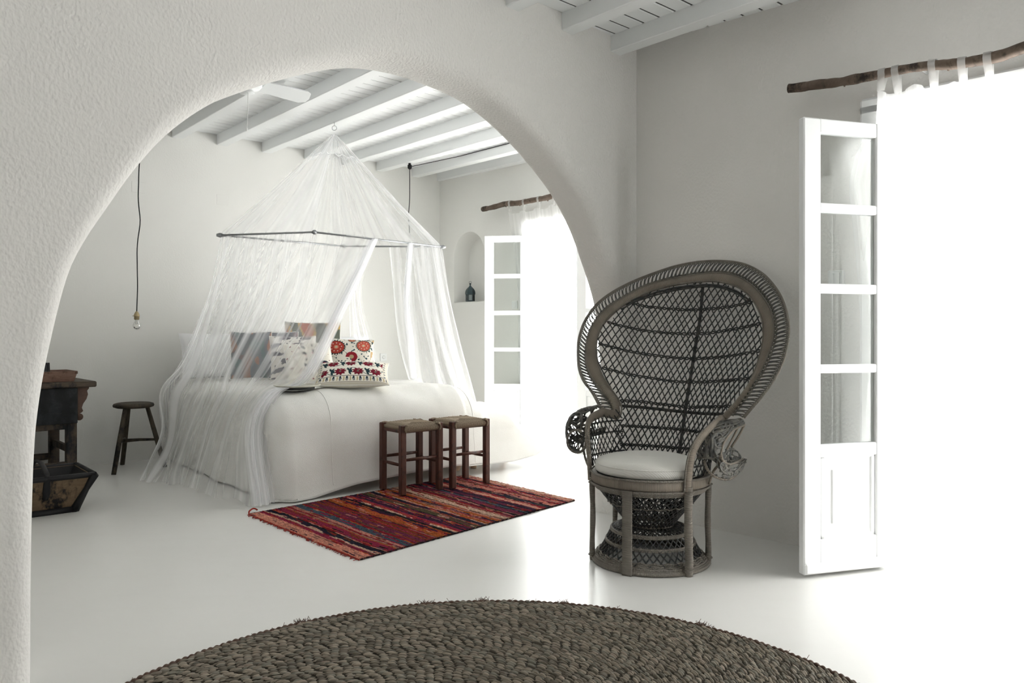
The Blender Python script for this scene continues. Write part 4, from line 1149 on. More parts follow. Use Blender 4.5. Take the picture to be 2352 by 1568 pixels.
# ------------------------------------------------------------------ woven rag rug
Rg = [FL(572, 1182), FL(825, 1287), FL(1320, 1150), FL(1072, 1092)]
rr_ = thing('rag_rug', 'red orange and purple striped woven rag rug under the two rush stools', 'rug', sum(Rg)/4)
pal = [(.20, .012, .018), (.40, .16, .125), (.48, .23, .17), (.30, .075, .018), (.16, .035, .012), (.035, .012, .030), (.018, .016, .030), (.12, .02, .045), (.07, .055, .028), (.34, .05, .03), (.25, .11, .09), (.05, .07, .09), (.45, .30, .22), (.012, .010, .012), (.22, .02, .05)]
wts = [3.4, 2.8, 1.6, 1.6, 1.5, 1.8, 1.0, 2.0, .9, 2.2, 2.6, .6, .4, 1.3, 1.6]
N_ = 175; lr = random.Random(11); mb = MB()
cur = None; left = 0
for i in range(N_):
    if left <= 0: cur = lr.choices(pal, wts)[0]; left = lr.choice([1, 1, 1, 2, 2, 3, 5])
    left -= 1
    if i < 6: cur = (.50, .21, .15)
    s0 = (i+.5)/N_; m_ = 140
    wob = lambda t: .007*nz(t*4+i*.02, s0*9, 2)
    Gq = np.zeros((m_, 5, 3)); Kq = np.zeros((m_, 5, 3)); hw = .62/N_
    c2 = lr.choices(pal, wts)[0]; sw = lr.uniform(0, 1)
    for a in range(m_):
        t = a/(m_-1); ed = .012*nz(i*.35, t*2.0, 5)
        sc = s0+wob(t)
        A_ = Rg[0]*(1-sc)+Rg[3]*sc; B_ = Rg[1]*(1-sc)+Rg[2]*sc
        tt = -.004+1.008*t+(ed*.35 if a in (0, m_-1) else 0)
        base = A_*(1-tt)+B_*tt
        rip = .012*math.exp(-((s0-.62-.05*math.sin(t*3))/.035)**2)*math.sin(PI*min(1, t*1.2))+.008*math.exp(-((s0-.75)/.03)**2)*t
        ld = unit(Rg[3]-Rg[0])*1.79
        bump = .003*nz(t*40, i*1.7, 8)+.002*nz(t*90, i*2.9)
        use = c2 if (nz(t*9+i*3.3, i*.7, 3) > .05+.3*sw) else cur
        spk = 1.08*(1+.75*nz(t*95, i*4.1, 6)+.25*nz(t*14, i*2.0, 4))
        col = np.array(use)*max(.35, spk)
        for k, (dd, zz) in enumerate(((-1, .001), (-.6, .0065), (0, .009), (.6, .0065), (1, .001))):
            Gq[a, k] = base+ld*hw*dd+V(0, 0, zz+rip+(bump if 0 < k < 4 else 0)); Kq[a, k] = col
    mb.grid(Gq, col=Kq)
ro = mb.build('rug_weave', 'vcol_cloth', rr_); ro.data.flip_normals()
plain('fringe_red', (.34, .045, .035), .9, .1); plain('fringe_dark', (.03, .015, .02), .9, .1)
lr = random.Random(2)
for (a, b, sgn_) in ((Rg[0], Rg[1], -1), (Rg[3], Rg[2], 1)):
    mb = MB(); d = unit(Rg[3]-Rg[0])*sgn_; al = unit(b-a); L = np.linalg.norm(b-a)
    for i in range(150):
        s = lr.uniform(0, L); p = a+al*s+V(0, 0, .004)-d*.006; ln = lr.uniform(.010, .034)*(1 if sgn_ < 0 else .7)
        mb.tube([p, p+d*ln*.5+al*lr.uniform(-.008, .008)+V(0, 0, lr.uniform(0, .006)), p+d*ln+al*lr.uniform(-.016, .016)-V(0, 0, .001)], .0017, 4)
    mb.tube([a+al*s+V(0, 0, .004) for s in np.linspace(0, L, 40)], .004, 5); mb.build('fringe', 'fringe_red', rr_)
mb = MB(); p = Rg[0]+V(0, 0, .004); mb.tube(catmull([p, p+V(-.01, .035, .01), p+V(.005, .07, .02), p+V(.03, .065, .012)], 12), .005, 5); mb.build('loose_cord', 'fringe_red', rr_)
mb = MB()
for (a, b) in ((Rg[0], Rg[3]), (Rg[1], Rg[2])):
    mb.tube([a+(b-a)*s+V(0, 0, .005)+V(.004*math.sin(s*300), .004*math.cos(s*260), 0) for s in np.linspace(0, 1, 260)], .0045, 5)
mb.build('rug_edge', 'fringe_dark', rr_)
# ------------------------------------------------------------------ rush-seat stools
def rush_stool():
    w, d, h, lg = .345, .300, .475, .042
    root = thing('rush_stool', 'square rush-seat stool with dark brown legs, nearer the camera and the bed corner', 'stool', group='rush-seat stools at the foot of the bed')
    ps = [(-w/2+lg/2, -d/2+lg/2), (w/2-lg/2, -d/2+lg/2), (w/2-lg/2, d/2-lg/2), (-w/2+lg/2, d/2-lg/2)]
    for x, y in ps:
        mb = MB(); mb.box((x, y, h/2), (lg, lg, h), None, .005); mb.build('leg', 'stool_wood', root, smooth=False, local=True)
    for (i, j, zs) in ((0, 1, (.235, .43)), (1, 2, (.20, .43)), (2, 3, (.235, .43)), (3, 0, (.20, .43))):
        a, b = np.array(ps[i]), np.array(ps[j]); dd = (b-a)/np.linalg.norm(b-a); a, b = a+dd*lg*.4, b-dd*lg*.4
        for z in zs:
            mb = MB()
            if z > .4: mb.bar((*a, z), (*b, z), .020, .022, bevel=.004)
            else: mb.tube([(*a, z), (*((a+b)/2), z), (*b, z)], [.0095, .012, .0095], 10)
            mb.build('stretcher' if z < .4 else 'seat_rail', 'stool_wood', root, local=True, smooth=z < .4)
    # rush seat: four triangles of cords folded over the rails
    mb = MB(); hw, hd = w/2-.010, d/2-.010; n_ = 22
    for side in range(4):
        for k in range(n_):
            f = (k+.5)/n_       # 0 at the corner .. 1 centre
            for sg in (-1, 1):
                # cord runs perpendicular to its rail from outside the rail inwards to the diagonal
                lx = sg*hw*(1-f)*.985; ly0 = -hd-.002; ly1 = -hd*(1-f)*1.0
                zc = .472+.004*f+.0015*math.sin(k*2.3+side)
                pts = [(lx, ly0+.006, .425), (lx, ly0-.004, .442), (lx, ly0+.004, .466), (lx, ly0+.03, zc+.002), (lx, (ly0+ly1)/2, zc), (lx, ly1+.004, zc-.004)]
                if f < .12: pts = pts[:5]
                c_, s_ = math.cos(side*PI/2), math.sin(side*PI/2)
                P = np.array(pts); P = np.stack([P[:, 0]*c_-P[:, 1]*s_, P[:, 0]*s_+P[:, 1]*c_, P[:, 2]], 1)
                mb.tube(catmull(P, 10), .0046, 5, flat=.85, a0=(side*50+k)*1.37+sg)
    mb.box((0, 0, .452), (w-.03, d-.03, .022))
    mb.build('rush_seat', 'rush', root, local=True)
    return root
def place_stool(o, fx, fy, lab=None):
    A = FL(fx, fy); p = A[:2]+dU*.345/2+dV*.300/2; ang = math.atan2(dU[1], dU[0])
    o.location = (p[0], p[1], .016); o.rotation_euler = (0, 0, ang)
    if lab: o['label'] = lab
st = rush_stool(); place_stool(st, 922, 1144)
st2 = copy_tree(st); place_stool(st2, 1038, 1128, 'square rush-seat stool with dark brown legs, nearer the bright bedroom door')
# ------------------------------------------------------------------ three-legged stool
ts = thing('three_legged_stool', 'old dark three-legged wooden stool with round seat beside the net', 'stool', FL(305, 1068))
sc0 = W(307, 930, 6.42)
mb = MB(); mb.lathe([(.001, .0), (.13, .0), (.152, .008), (.157, .020), (.150, .034), (.13, .040), (.06, .036), (.001, .034)], sc0-V(0, 0, .02), 40); mb.build('seat', 'tripod_wood', ts)
feet = [FL(261, 1090), FL(281, 1067), FL(379, 1072)]
tops = [sc0+(V(f[0], f[1], 0)-V(sc0[0], sc0[1], 0))*.42+V(0, 0, -.005) for f in feet]
lm = []
for f, t in zip(feet, tops):
    mb = MB(); mb.tube([f, f*.6+t*.4, t], [.018, .0195, .0165], 10); mb.build('leg', 'tripod_wood', ts)
    lm.append(f*.55+t*.45)
mb = MB(); mb.tube([lm[0], lm[1]*.5+lm[0]*.5+V(0, 0, .005), lm[1]], .011, 8); mid_ = (lm[0]+lm[1])/2
mb.tube([mid_, (mid_+lm[2])/2+V(0, 0, .004), lm[2]], [.016, .012, .010], 8); mb.build('stretcher', 'tripod_wood', ts)
# ------------------------------------------------------------------ console table, tray, picture, bucket
nB = V(.67, -.743)
T0 = V(-3.33, 5.85)          # right front leg
def Tb(u, w, z): p = T0-dB*u-nB*w; return V(p[0], p[1], z)   # u to the left, w towards the wall
tb = thing('console_table', 'worn dark wooden console table by the bedroom wall beside the archway edge', 'table', Tb(.45, .28, 0))
axT = np.stack([V(*dB, 0), V(*-nB, 0), V(0, 0, 1)])
TLn, TD = 1.05, .56
mb = MB(); mb.box(Tb(TLn/2-.01, TD/2, .734), (TLn+.30, TD+.15, .044), axT, .008); mb.build('tabletop', 'table_wood', tb, smooth=False)
for u, w in ((0, 0), (TLn, 0), (0, TD), (TLn, TD)):
    mb = MB(); mb.box(Tb(u, w, .356), (.07, .07, .712), axT, .006); mb.build('leg', 'table_wood', tb, smooth=False)
mb = MB(); mb.box(Tb(TLn/2, -.042, .578), (TLn+.07, .022, .268), axT, .004); mb.box(Tb(TLn/2, TD, .58), (TLn-.06, .03, .262), axT); mb.box(Tb(.0, TD/2, .58), (.03, TD-.06, .262), axT); mb.box(Tb(TLn, TD/2, .58), (.03, TD-.06, .262), axT)
mb.build('apron', 'table_dark', tb, smooth=False)
for w in (0, TD):
    mb = MB(); mb.box(Tb(TLn/2, w, .425), (TLn-.06, .05, .052), axT, .006); mb.build('rail', 'table_wood', tb, smooth=False)
    mb = MB(); mb.box(Tb(TLn/2, w, .13), (TLn-.06, .045, .05), axT, .006); mb.build('rail', 'table_wood', tb, smooth=False)
for u in (0, TLn):
    mb = MB(); mb.box(Tb(u, TD/2, .24), (.035, TD-.06, .05), axT, .005); mb.build('rail', 'table_wood', tb, smooth=False)
brk = [(0, .712), (.085, .712), (.085, .700), (.072, .682), (.078, .655), (.068, .62), (.045, .585), (.036, .555), (.045, .53), (.03, .515), (0, .515)]
for u, sg in ((0, 1), (TLn, -1)):
    mb = MB(); mb.prism([(a*sg+.034*sg, z) for a, z in brk], Tb(u, 0, 0), V(*dB, 0), V(0, 0, 1), .04); mb.build('bracket', 'bracket_wood', tb, smooth=False)
    mb = MB(); kx = Tb(u-sg*.052, -.004, .487); mb.tube([kx+V(*nB, 0)*.028, kx+V(*nB, 0)*.02, kx-V(*nB, 0)*.03], [.022, .027, .027], 18); mb.build('bracket_knob', 'bracket_wood', tb)
def frustum(mb, cb, ax, wb, db, wt, dt, h, wall, bottom=True):
    """open box with sloping sides"""
    def rect(w, d, z): return [np.asarray(cb)+ax[0]*a*w/2+ax[1]*b*d/2+V(0, 0, z) for a, b in ((-1, -1), (1, -1), (1, 1), (-1, 1))]
    k = wall
    L = rect(wb, db, 0)+rect(wt, dt, h)+rect(wt-2*k, dt-2*k, h)+rect(wb-2*k, db-2*k, k)
    f = [[3, 2, 1, 0]]
    for o in (0, 4, 8): f += [[o+i, o+(i+1) % 4, o+4+(i+1) % 4, o+4+i] for i in range(4)]
    f += [[12, 13, 14, 15]]
    return mb.add(np.array(L), f)
ty = thing('wooden_tray', 'reddish wooden box tray with sloping sides on the console table', 'tray', Tb(.30, .22, .757))
rt_ = W(174, 870, 5.90); tcx = Tb(.26, .14, .757)
mb = MB(); frustum(mb, tcx, axT, .56, .30, .60, .34, .078, .014); mb.build('tray_box', 'tray_wood', ty, smooth=False)
for sx in (-1, 1):
    for sy in (-1, 1): mb = MB(); mb.box(tcx+axT[0]*sx*.291+axT[1]*sy*.162+V(0, 0, .066), (.020, .016, .020), axT, .003); mb.build('corner_joint', 'bracket_wood', ty, smooth=False)
pf = thing('picture_frame', 'small black picture frame standing inside the wooden tray', 'picture frame', tcx+axT[0]*.10+V(0, 0, .014))
fc = tcx+axT[0]*.065+axT[1]*.05+V(0, 0, .078); frx = axT[0]; fz = unit(V(0, 0, 1)+axT[1]*.18); fy = np.cross(fz, frx); axF = np.stack([frx, fy, fz])
mb = MB()
for a, b, w, h in ((-.085, 0, .018, .118), (.085, 0, .018, .118), (0, .052, .188, .016), (0, -.052, .188, .016)): mb.box(fc+frx*a+fz*b, (w, .014, h), axF, .002)
mb.build('frame_border', 'frame_black', pf, smooth=False)
mb = MB(); mb.box(fc+fy*.002, (.156, .004, .09), axF); mb.build('picture_panel', 'picture_dark', pf, smooth=False)
# bucket
bk = FL(168.5, 1174); bdir = V(.753, .658, 0); bn_ = V(-.658, .753, 0)
bcen = bk-bdir*.16+bn_*.15; bcen[2] = .004
bu = thing('wooden_bucket', 'flared wooden bucket with black edges and bow handle on the floor', 'bucket', bcen)
axB = np.stack([bdir, bn_, V(0, 0, 1)])
mb = MB(); frustum(mb, bcen, axB, .32, .30, .52, .48, .232, .018); mb.build('bucket_body', 'bucket_wood', bu, smooth=False)
def bp(sx, sy, f, o=0.0): return bcen+bdir*sx*(.16+.10*f+o)+bn_*sy*(.15+.09*f+o)+V(0, 0, .232*f)
mb = MB()
for sx, sy in ((1, 1), (1, -1), (-1, 1), (-1, -1)):
    mb.tube([bp(sx, sy, f, .001) for f in (0, .3, .6, 1)], [.030, .024, .018, .026], 7)
for f, rr0 in ((.04, .026), (.99, .017)):
    loop = [bp(a, b, f, .001) for a, b in ((-1, -1), (1, -1), (1, 1), (-1, 1), (-1, -1))]
    for a, b in zip(loop[:-1], loop[1:]): mb.tube([a, (a*2+b)/3, (a+2*b)/3, b], rr0, 7)
mb.build('edge_band', 'bucket_black', bu)
mb = MB(); L = []
for sx, sy in ((-1, -1), (1, -1), (1, 1), (-1, 1)): L.append(bcen+bdir*sx*(.16-.021)+bn_*sy*(.15-.021)+V(0, 0, .021))
L2_ = [bcen+bdir*sx*(.26-.0205)+bn_*sy*(.24-.0205)+V(0, 0, .2295) for sx, sy in ((-1, -1), (1, -1), (1, 1), (-1, 1))]
mb.add(np.array(L+L2_), [[0, 1, 2, 3]]+[[i, 4+i, 4+(i+1) % 4, (i+1) % 4] for i in range(4)]); mb.build('dark_lining', 'bucket_black', bu, smooth=False)
mb = MB(); hp = [bcen-bn_*(.15+.09*.45+.012)+V(0, 0, .232*.42), bcen-bn_*(.15+.09*.8+.012)+V(0, 0, .19), bcen-bn_*.245+V(0, 0, .24), bcen-bn_*.20+V(0, 0, .272), bcen-bn_*.10+V(0, 0, .30), bcen+V(0, 0, .306), bcen+bn_*.10+V(0, 0, .30), bcen+bn_*.20+V(0, 0, .272), bcen+bn_*.25+V(0, 0, .235), bcen+bn_*.225+V(0, 0, .16)]
mb.tube(catmull(hp, 50), np.interp(np.linspace(0, 1, 50), [0, .06, .2, 1], [.012, .022, .017, .016]), 8, flat=.5, up=V(0, .3, 1)); mb.build('bow_handle', 'bucket_black', bu)
# ------------------------------------------------------------------ bare-bulb pendants
def pendant(name, label, x0, y0, xb, yb, Y, wob, fab=True):
    top = W(x0, y0, Y); sock = W(xb, yb, Y)
    root = thing(name, label, 'lamp', (sock[0], sock[1], top[2]), group='bare bulb pendants beside the bed')
    mb = MB(); n_ = 40
    pts = [top+(sock-top)*t+V(wob*nz(t*7, x0)*.5*math.sin(PI*t)+.006*math.sin(t*16)*math.sin(PI*t), 0, 0) for t in np.linspace(0, 1, n_)]
    mb.tube(pts, .0042, 7); mb.build('cord', 'black_cord', root)
    mb = MB(); mb.lathe([(.001, .034), (.006, .034), (.012, .026), (.019, .012), (.022, .002), (.0235, -.004), (.0235, -.008), (.020, -.010), (.020, -.030), (.017, -.036), (.001, -.036)], sock, 20)
    mb.tube([sock+V(.02, 0, -.004), sock+V(-.034, 0, -.004)], .003, 6); mb.build('lamp_holder', 'brass', root)
    mb = MB(); mb.lathe([(.012, -.034), (.014, -.046), (.022, -.060), (.029, -.076), (.030, -.088), (.026, -.102), (.014, -.113), (.001, -.116)], sock, 24); mb.build('bulb', 'bulb_glass', root)
    mb = MB(); mb.tube([sock+V(-.006, 0, -.04), sock+V(-.008, 0, -.07), sock+V(.008, 0, -.07), sock+V(.006, 0, -.04)], .0012, 5); mb.build('filament', 'steel', root)
    return root, top, sock
p1, t1, s1 = pendant('pendant_lamp', 'bare bulb on a black cord hanging above the three-legged stool', 322, 297, 314, 724, 6.35, .03)
p2, t2, s2 = pendant('pendant_lamp', 'bare bulb on a black cord hanging behind the net near the lantern niche', 941, 384, 938, 722, 8.0, .02)
mb = MB(); mb.lathe([(.001, .040), (.014, .040), (.014, .026), (.022, .022), (.022, -.008), (.012, -.020), (.001, -.020)], t2, 16); mb.build('ceiling_hook', 'black_cord', p2)
mb = MB(); mb.lathe([(.001, .02), (.014, .02), (.022, .0), (.012, -.02), (.001, -.02)], t1, 16); mb.build('ceiling_hook', 'black_cord', p1)
s_ = 945
rr2 = (s_-PX)/F; ss = (rr2*L0[1]-L0[0])/(dB[0]-rr2*dB[1]); pb = Bk(ss, ZB+.085)+V(dB[0], dB[1], 0)*-.006
mb = MB(); q0 = t2+V(0, 0, .004); wl = [q0]+[pb-V(dBm[0], dBm[1], 0)*k for k in (.95, 2.0, 3.4)]
for i, w_ in enumerate(wl):
    if i: w_[2] = ZB+.085-sl*(.95, 2.0, 3.4)[i-1]
mb.tube(wl, .0035, 5); mb.build('feed_wire', 'black_cord', p2)
# ------------------------------------------------------------------ ceiling fan
hubp = W(566, 203, 5.10)
fan = thing('ceiling_fan', 'white ceiling fan with one blade and pull cord showing under the arch', 'fan', (hubp[0], hubp[1], 2.85))
mb = MB(); mb.lathe([(.001, .135), (.035, .135), (.035, .10), (.085, .092), (.10, .07), (.10, .02), (.085, .0), (.05, -.012), (.048, -.020), (.052, -.026), (.045, -.034), (.001, -.036)], hubp, 36); mb.build('motor', 'fan_white', fan)
mb = MB(); mb.tube([hubp+V(0, 0, .13), hubp+V(0, 0, .22)], .012, 10); mb.lathe([(.001, .20), (.05, .20), (.062, .23), (.001, .235)], hubp, 20); mb.build('downrod', 'fan_white', fan)
tip = W(706, 226, 5.46); bz = tip[2]
b0dir = unit(tip[:2]-hubp[:2])
for k in range(3):
    a = math.atan2(b0dir[1], b0dir[0])+k*2*PI/3; d = V(math.cos(a), math.sin(a), 0); e = V(-d[1], d[0], 0)
    L = np.linalg.norm(tip[:2]-hubp[:2])
    poly = [(.12, -.060), (L*.6, -.074), (L-.05, -.078), (L-.01, -.058), (L+.012, .0), (L+.01, .045), (L-.03, .070), (L*.6, .068), (.12, .060)]
    nn_ = V(0, 0, 1); mb = MB(); mb.prism(poly, V(hubp[0], hubp[1], bz), d, unit(e-V(0, 0, .30)), .008); bl = mb.build('blade', 'fan_white', fan, smooth=False)
    mb = MB(); mb.bar(V(hubp[0], hubp[1], bz+.012)+d*.06, V(hubp[0], hubp[1], bz+.010)+d*.20, .03, .006); mb.build('blade_arm', 'fan_white', fan, smooth=False)
mb = MB(); a = W(570, 214, 5.08); b = W(567, 292, 5.08); mb.tube([a+V(0, 0, .06), a, a*.5+b*.5+V(.004, 0, 0), b], .0022, 6); mb.lathe([(.001, .0), (.006, -.006), (.006, -.022), (.001, -.026)], b, 10); mb.build('pull_cord', 'white_plastic', fan)
# ------------------------------------------------------------------ lantern in the niche
lp = Rw(.475, nicheLo+.003, -.075)
ln_ = thing('lantern', 'small dark teal metal lantern standing in the arched wall niche', 'lantern', lp)
a_ = math.radians(45)+math.atan2(dW[1], dW[0])
def sq(w, z, n_=8): return [lp+V(w*math.cos(a_+q*2*PI/n_+PI/n_), w*math.sin(a_+q*2*PI/n_+PI/n_), z) for q in range(n_)]
w0 = .052
mb = MB(); mb.lathe([(.001, 0), (w0, 0), (w0, .010), (w0-.006, .012), (.001, .012)], lp, 6)
for q in range(6):
    t = q*PI/3; mb.tube([lp+V((w0-.004)*math.cos(t), (w0-.004)*math.sin(t), .008), lp+V((w0-.004)*math.cos(t), (w0-.004)*math.sin(t), .082)], .0038, 5)
mb.build('lantern_frame', 'lantern_metal', ln_, smooth=False)
mb = MB(); mb.lathe([(w0+.004, .078), (w0+.005, .088), (w0+.004, .110), (w0-.002, .128), (.036, .148), (.018, .165), (.008, .178), (.006, .186), (.010, .192), (.010, .200), (.004, .208), (.001, .212)], lp, 6); mb.build('lantern_roof', 'lantern_metal', ln_, smooth=False)
mb = MB(); mb.tube([lp+V(.014*math.cos(q), 0, .214+.014*math.sin(q)) for q in np.linspace(0, 2*PI, 13)[:-1]], .002, 5, closed=True); mb.build('ring_handle', 'lantern_metal', ln_)
mb = MB(); mb.lathe([(w0-.007, .012), (w0-.007, .080)], lp, 6); mb.build('lantern_pane', 'lantern_glass', ln_, smooth=False)
# ------------------------------------------------------------------ curtain rods and curtains
def branch(name, label, pts, rads, seed, bark='branch_wood'):
    P = catmull(pts, 90); P = P+np.array([[.006*nz(i*.14, seed), .006*nz(i*.14, seed+4), .010*nz(i*.11, seed+8)] for i in range(90)])
    rr__ = np.interp(np.linspace(0, 1, len(rads)), np.linspace(0, 1, len(rads)), rads)
    R_ = np.interp(np.linspace(0, 1, 90), np.linspace(0, 1, len(rads)), rads)*np.array([1+.16*nz(i*.33, seed*2.0)+.10*nz(i*1.1, seed) for i in range(90)])
    mb = MB(); mb.tube(P, R_, 12)
    for k in (14, 22, 37, 60):
        p = P[k]; mb.tube([p, p+V(0, 0, -R_[k]*.9)+V(.004, 0, 0), p+V(.004, .0, -R_[k]*1.25)], [R_[k]*.5, R_[k]*.35, R_[k]*.15], 7)
    root = thing(name, label, 'curtain rod', P[0]); mb.build('branch', bark, root)
    return root, P, R_
def front_rod(x, y, off):   # point at offset off from the right wall under a sight line
    p0 = C0+nR*off; r_ = (x-PX)/F; s = (r_*p0[1]-p0[0])/(dR[0]-r_*dR[1]); p = p0+dR*s; return W(x, y, p[1]), s
rp = [front_rod(x, y, .125)[0] for x, y in ((1812, 203), (1890, 193), (1960, 183), (2040, 165), (2130, 153), (2230, 142), (2300, 127), (2352, 110))]
dr_ = unit(rp[-1]-rp[-3]); rp += [rp[-1]+dr_*.35+V(0, 0, .02), rp[-1]+dr_*.75+V(0, 0, .02)]
rod, RP, RRd = branch('curtain_rod', 'gnarled brown branch used as curtain rod above the chair-side door', rp, [.024, .024, .023, .021, .024, .025, .026, .026, .024, .022], 3)
for x in (2106, 2352):
    mb = MB(); i = int(np.argmin([abs(p[0]/p[1]*F+PX-x) for p in RP])); mb.tube([RP[i], RP[i]-V(*nR, 0)*.13], .008, 8); mb.build('rod_bracket', 'white_paint', rod)
def curtain(name, label, p0, d, nrm, off, edge, s1, ztop, zbot, n_f, seed, offb=.035, mat='curtain_sheer'):
    """edge(z) = left edge along the wall; hangs from z=ztop(s)"""
    root = thing(name, label, 'curtain', V(*(p0+d*(edge(1.0)+s1)/2), 0))
    nu, nv = 260, 40; G = np.zeros((nu, nv, 3)); A = np.zeros((nu, nv))
    for i in range(nu):
        u = i/(nu-1)
        sT = edge(9)+(s1-edge(9))*u; zt_ = ztop(sT); sc2 = .030*abs(math.sin(PI*(u*n_f+.0)))
        for j in range(nv):
            t = j/(nv-1); z = (zt_-.075-sc2)*(1-t)+zbot*t
            s = edge(z)+(s1-edge(z))*u
            ph = u*n_f*2*PI
            o = off*(1-min(1, t*2.5))+offb*min(1, t*2.5)
            o2 = o+(.030*math.sin(ph+.8*nz(u*9, t*2, seed))*(.25+.75*min(1, t*3)))*min(1, offb/.035+.2)*.8
            p = p0+d*(s+.010*math.sin(2*ph))+nrm*max(.012, o2)
            G[i, j] = V(p[0], p[1], z); A[i, j] = u*3
    mb = MB(); mb.grid(G, along=A); mb.build('curtain_cloth', mat, root)
    return root, G
def tabs(root, G, P, R_, cols, wid):
    for ci in cols:
        q = G[ci, 0]; i = int(np.argmin(np.linalg.norm(P[:, :2]-q[:2], axis=1))); c = P[i]; r0 = R_[i]+.004
        ax_ = unit(P[min(i+1, 89)]-P[max(i-1, 0)]); f = unit(np.cross(ax_, V(0, 0, 1)))
        loop = [q+f*.004]+[c+f*r0*math.cos(a)+V(0, 0, 1)*r0*math.sin(a) for a in np.linspace(-.5, PI+.5, 14)]+[q-f*.004]
        loop = np.array(loop)
        Gt = np.stack([loop+ax_*w*(1-.0) for w in (-wid, -wid*.5, 0, wid*.5, wid)], 1)
        k = np.linspace(1.25, 1, 3)
        mb = MB(); mb.grid(Gt, along=np.zeros(Gt.shape[:2])); mb.build('tab', 'curtain_sheer', root)
zfun = lambda s: float(np.interp(s, *zip(*sorted((( (p[:2]-C0)@dR), p[2]) for p in RP))))
edge1 = lambda z: float(np.interp(z, [0, .55, .95, 1.25, 1.6, 1.85, 2.02, 2.10, 2.25, 9], [1.46, 1.44, 1.39, 1.36, 1.34, 1.325, 1.37, 1.465, 1.48, 1.485]))
cur1, G1c = curtain('curtain', 'sheer white tab-top curtain glowing in the doorway beside the peacock chair', C0, dR, nR, .125, edge1, 2.62, zfun, .03, 7.0, 2, mat='curtain_dense')
sxs = [front_rod(x, 150, .125)[1] for x in (2024, 2064, 2148, 2222, 2282)]
cols = [int(np.clip((s-edge1(9))/(2.62-edge1(9))*259, 1, 258)) for s in sxs]+[170, 195, 222, 250]
tabs(cur1, G1c, RP, RRd, cols, .016)
bp_ = [Rw(s, z, .12) for s, z in ((.93, 2.44), (1.2, 2.445), (1.5, 2.44), (1.86, 2.435), (2.3, 2.45), (2.8, 2.45), (3.3, 2.44))]
rod2, RP2, RR2 = branch('curtain_rod', 'grey brown branch used as curtain rod above the bedroom door', bp_, [.026, .028, .026, .029, .027, .026, .024], 9)
for i in (12, 78): mb = MB(); mb.tube([RP2[i], RP2[i]-V(*nW, 0)*.125], .008, 8); mb.build('rod_bracket', 'white_paint', rod2)
zf2 = lambda s: float(np.interp(s, *zip(*sorted((((p[:2]-B0)@dW), p[2]) for p in RP2))))
edge2 = lambda z: float(np.interp(z, [0, 1.2, 1.7, 2.1, 2.4, 9], [1.46, 1.43, 1.41, 1.38, 1.34, 1.335]))
cur2, G2c = curtain('curtain', 'sheer white tab-top curtain glowing in the bedroom doorway', B0, dW, nW, .12, edge2, 3.0, zf2, .03, 8.0, 6, .06)
tabs(cur2, G2c, RP2, RR2, [3, 36, 70, 104, 138, 172, 206, 240], .014)
# ------------------------------------------------------------------ switches and sockets
def plate(name, label, c, ex, nrm, w, h, rocker=True):
    root = thing(name, label, 'switch' if rocker else 'socket', c)
    ax = np.stack([V(ex[0], ex[1], 0), V(nrm[0], nrm[1], 0), V(0, 0, 1)])
    mb = MB(); mb.box(np.asarray(c)+V(*nrm, 0)*.005, (w, .010, h), ax, .003); mb.build('cover_plate', 'white_plastic', root, smooth=False)
    if rocker:
        mb = MB(); mb.box(np.asarray(c)+V(*nrm, 0)*.0115-ax[0]*w*.08, (w*.62, .007, h*.74), ax, .002); mb.build('rocker', 'white_plastic', root, smooth=False)
    else:
        mb = MB(); mb.lathe([(.018, 0), (.020, .003), (.001, .001)], np.asarray(c)+V(*nrm, 0)*.0105, 18, np.stack([ax[0], ax[2], ax[1]])); mb.build('socket_cup', 'white_plastic', root)
p, s = front_rod(1922, 640, .0); plate('light_switch', 'white light switch on the wall behind the open door panes', p, dR, nR, .085, .085)
def rwpt(x, y, off=0.0):
    p0 = B0+nW*off; r_ = (x-PX)/F; s = (r_*p0[1]-p0[0])/(dW[0]-r_*dW[1]); return W(x, y, (p0+dW*s)[1])
plate('light_switch', 'white light switch on the bedroom wall beside the door', rwpt(1183, 700), dW, nW, .085, .085)
def bkpt(x, y):
    r_ = (x-PX)/F; s = (r_*L0[1]-L0[0])/(dB[0]-r_*dB[1]); return W(x, y, Bk(s)[1])
plate('wall_socket', 'white socket on the wall behind the bed near the open net', bkpt(880, 820), dB, nB, .085, .085, False)
for x, y, lab in ((511, 459, 'flush white blanking plate on the bedroom wall left of the net peak'), (318, 430, 'flush white blanking plate behind the pendant cord')):
    p = bkpt(x, y); root = thing('blanking_plate', lab, 'wall plate', p, group='blanking plates on the bedroom wall')
    mb = MB(); mb.box(p+V(*nB, 0)*.0005, (.11, .003, .095), np.stack([V(*dB, 0), V(*nB, 0), V(0, 0, 1)]), .002); mb.build('cover_plate', 'plaster_smooth', root, smooth=False)
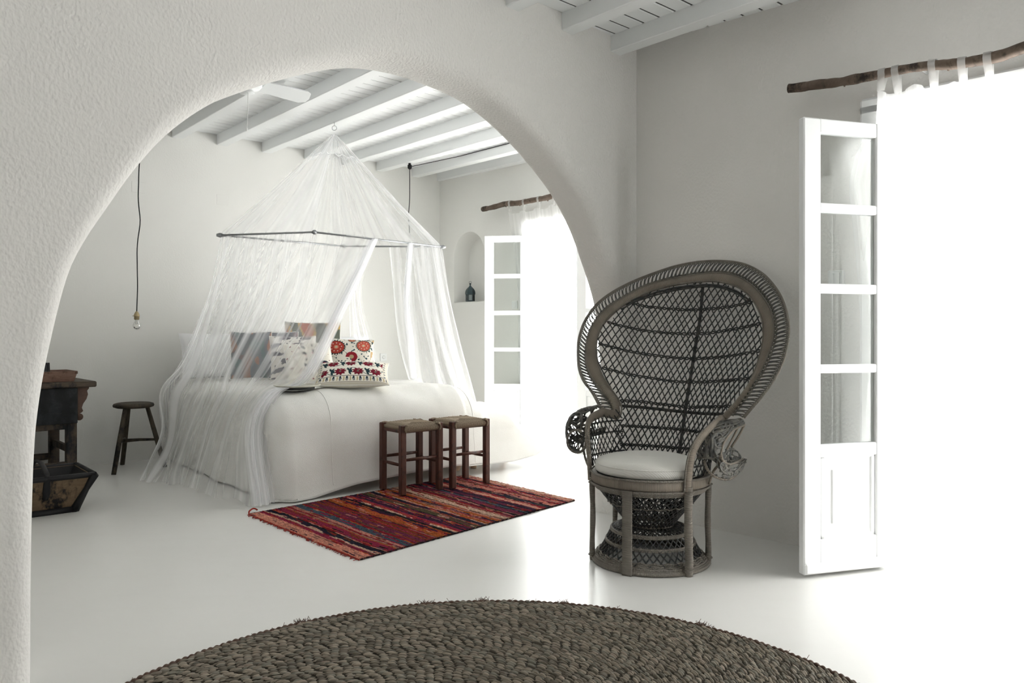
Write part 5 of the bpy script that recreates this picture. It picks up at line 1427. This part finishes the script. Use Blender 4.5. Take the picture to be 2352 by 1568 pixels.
# ------------------------------------------------------------------ daylight
w = bpy.data.worlds.new('sky'); SC.world = w; w.use_nodes = True
bg = w.node_tree.nodes['Background']; bg.inputs[0].default_value = (1.0, 1.0, .985, 1); bg.inputs[1].default_value = SKY
_t = w.node_tree; _g = _t.nodes.new('ShaderNodeTexCoord'); _s = _t.nodes.new('ShaderNodeSeparateXYZ'); _m = _t.nodes.new('ShaderNodeMapRange')   # pale sunlit terraces below the horizon are brighter than the sky
_t.links.new(_g.outputs['Generated'], _s.inputs[0]); _t.links.new(_s.outputs[2], _m.inputs['Value'])
_m.inputs['From Min'].default_value = -.12; _m.inputs['From Max'].default_value = .02; _m.inputs['To Min'].default_value = GROUND; _m.inputs['To Max'].default_value = SKY
_t.links.new(_m.outputs[0], bg.inputs[1])
def portal(c, nrm, w_, h_):
    l = bpy.data.lights.new('daylight_portal', 'AREA'); l.shape = 'RECTANGLE'; l.size = w_; l.size_y = h_; l.cycles.is_portal = True
    o = bpy.data.objects.new('daylight_portal', l); COL.objects.link(o); o['kind'] = 'helper'
    o.location = Vector(c); o.rotation_euler = Vector((-nrm[0], -nrm[1], 0)).to_track_quat('Z', 'Y').to_euler()
def pc(p0, d, nrm, a, b, zt): q = p0+d*(a+b)/2-nrm*.15; return V(q[0], q[1], zt/2)
portal(pc(C0, dR, nR, D1a, D1b, 2.2)-V(*nR, 0)*.25, nR, D1b-D1a+.1, 2.3)
portal(pc(B0, dW, nW, D4a, D4b, 2.6)-V(*nW, 0)*.2, nW, D4b-D4a+.1, 2.8)
portal(V(*(C(6, 6.6)[:2]+dA*4.225+dR*.1), 1.1), -dR, .6, 2.3)
q = pc(B0, dW, nW, D2a, D2b, 2.2)-V(*nW, 0)*.2
portal(q, nW, D2b-D2a+.1, 2.3)
# ------------------------------------------------------------------ camera
cam = bpy.data.cameras.new('camera'); co_ = bpy.data.objects.new('camera', cam); COL.objects.link(co_)
cam.sensor_width = 36; cam.lens = F/2352*36; cam.shift_y = -19/2352
co_.location = (0, 0, EYE); co_.rotation_euler = (PI/2, 0, 0); cam.clip_start = .05; SC.camera = co_
SC.view_settings.view_transform = 'Standard'; SC.view_settings.look = 'None'; SC.view_settings.gamma = 1; SC.view_settings.use_curve_mapping = False
SC.view_settings.exposure = EXPO
SC.cycles.transparent_max_bounces = 48; SC.cycles.max_bounces = 8; SC.cycles.diffuse_bounces = 5
SC.cycles.caustics_reflective = False; SC.cycles.caustics_refractive = False
SC.cycles.sample_clamp_indirect = 12
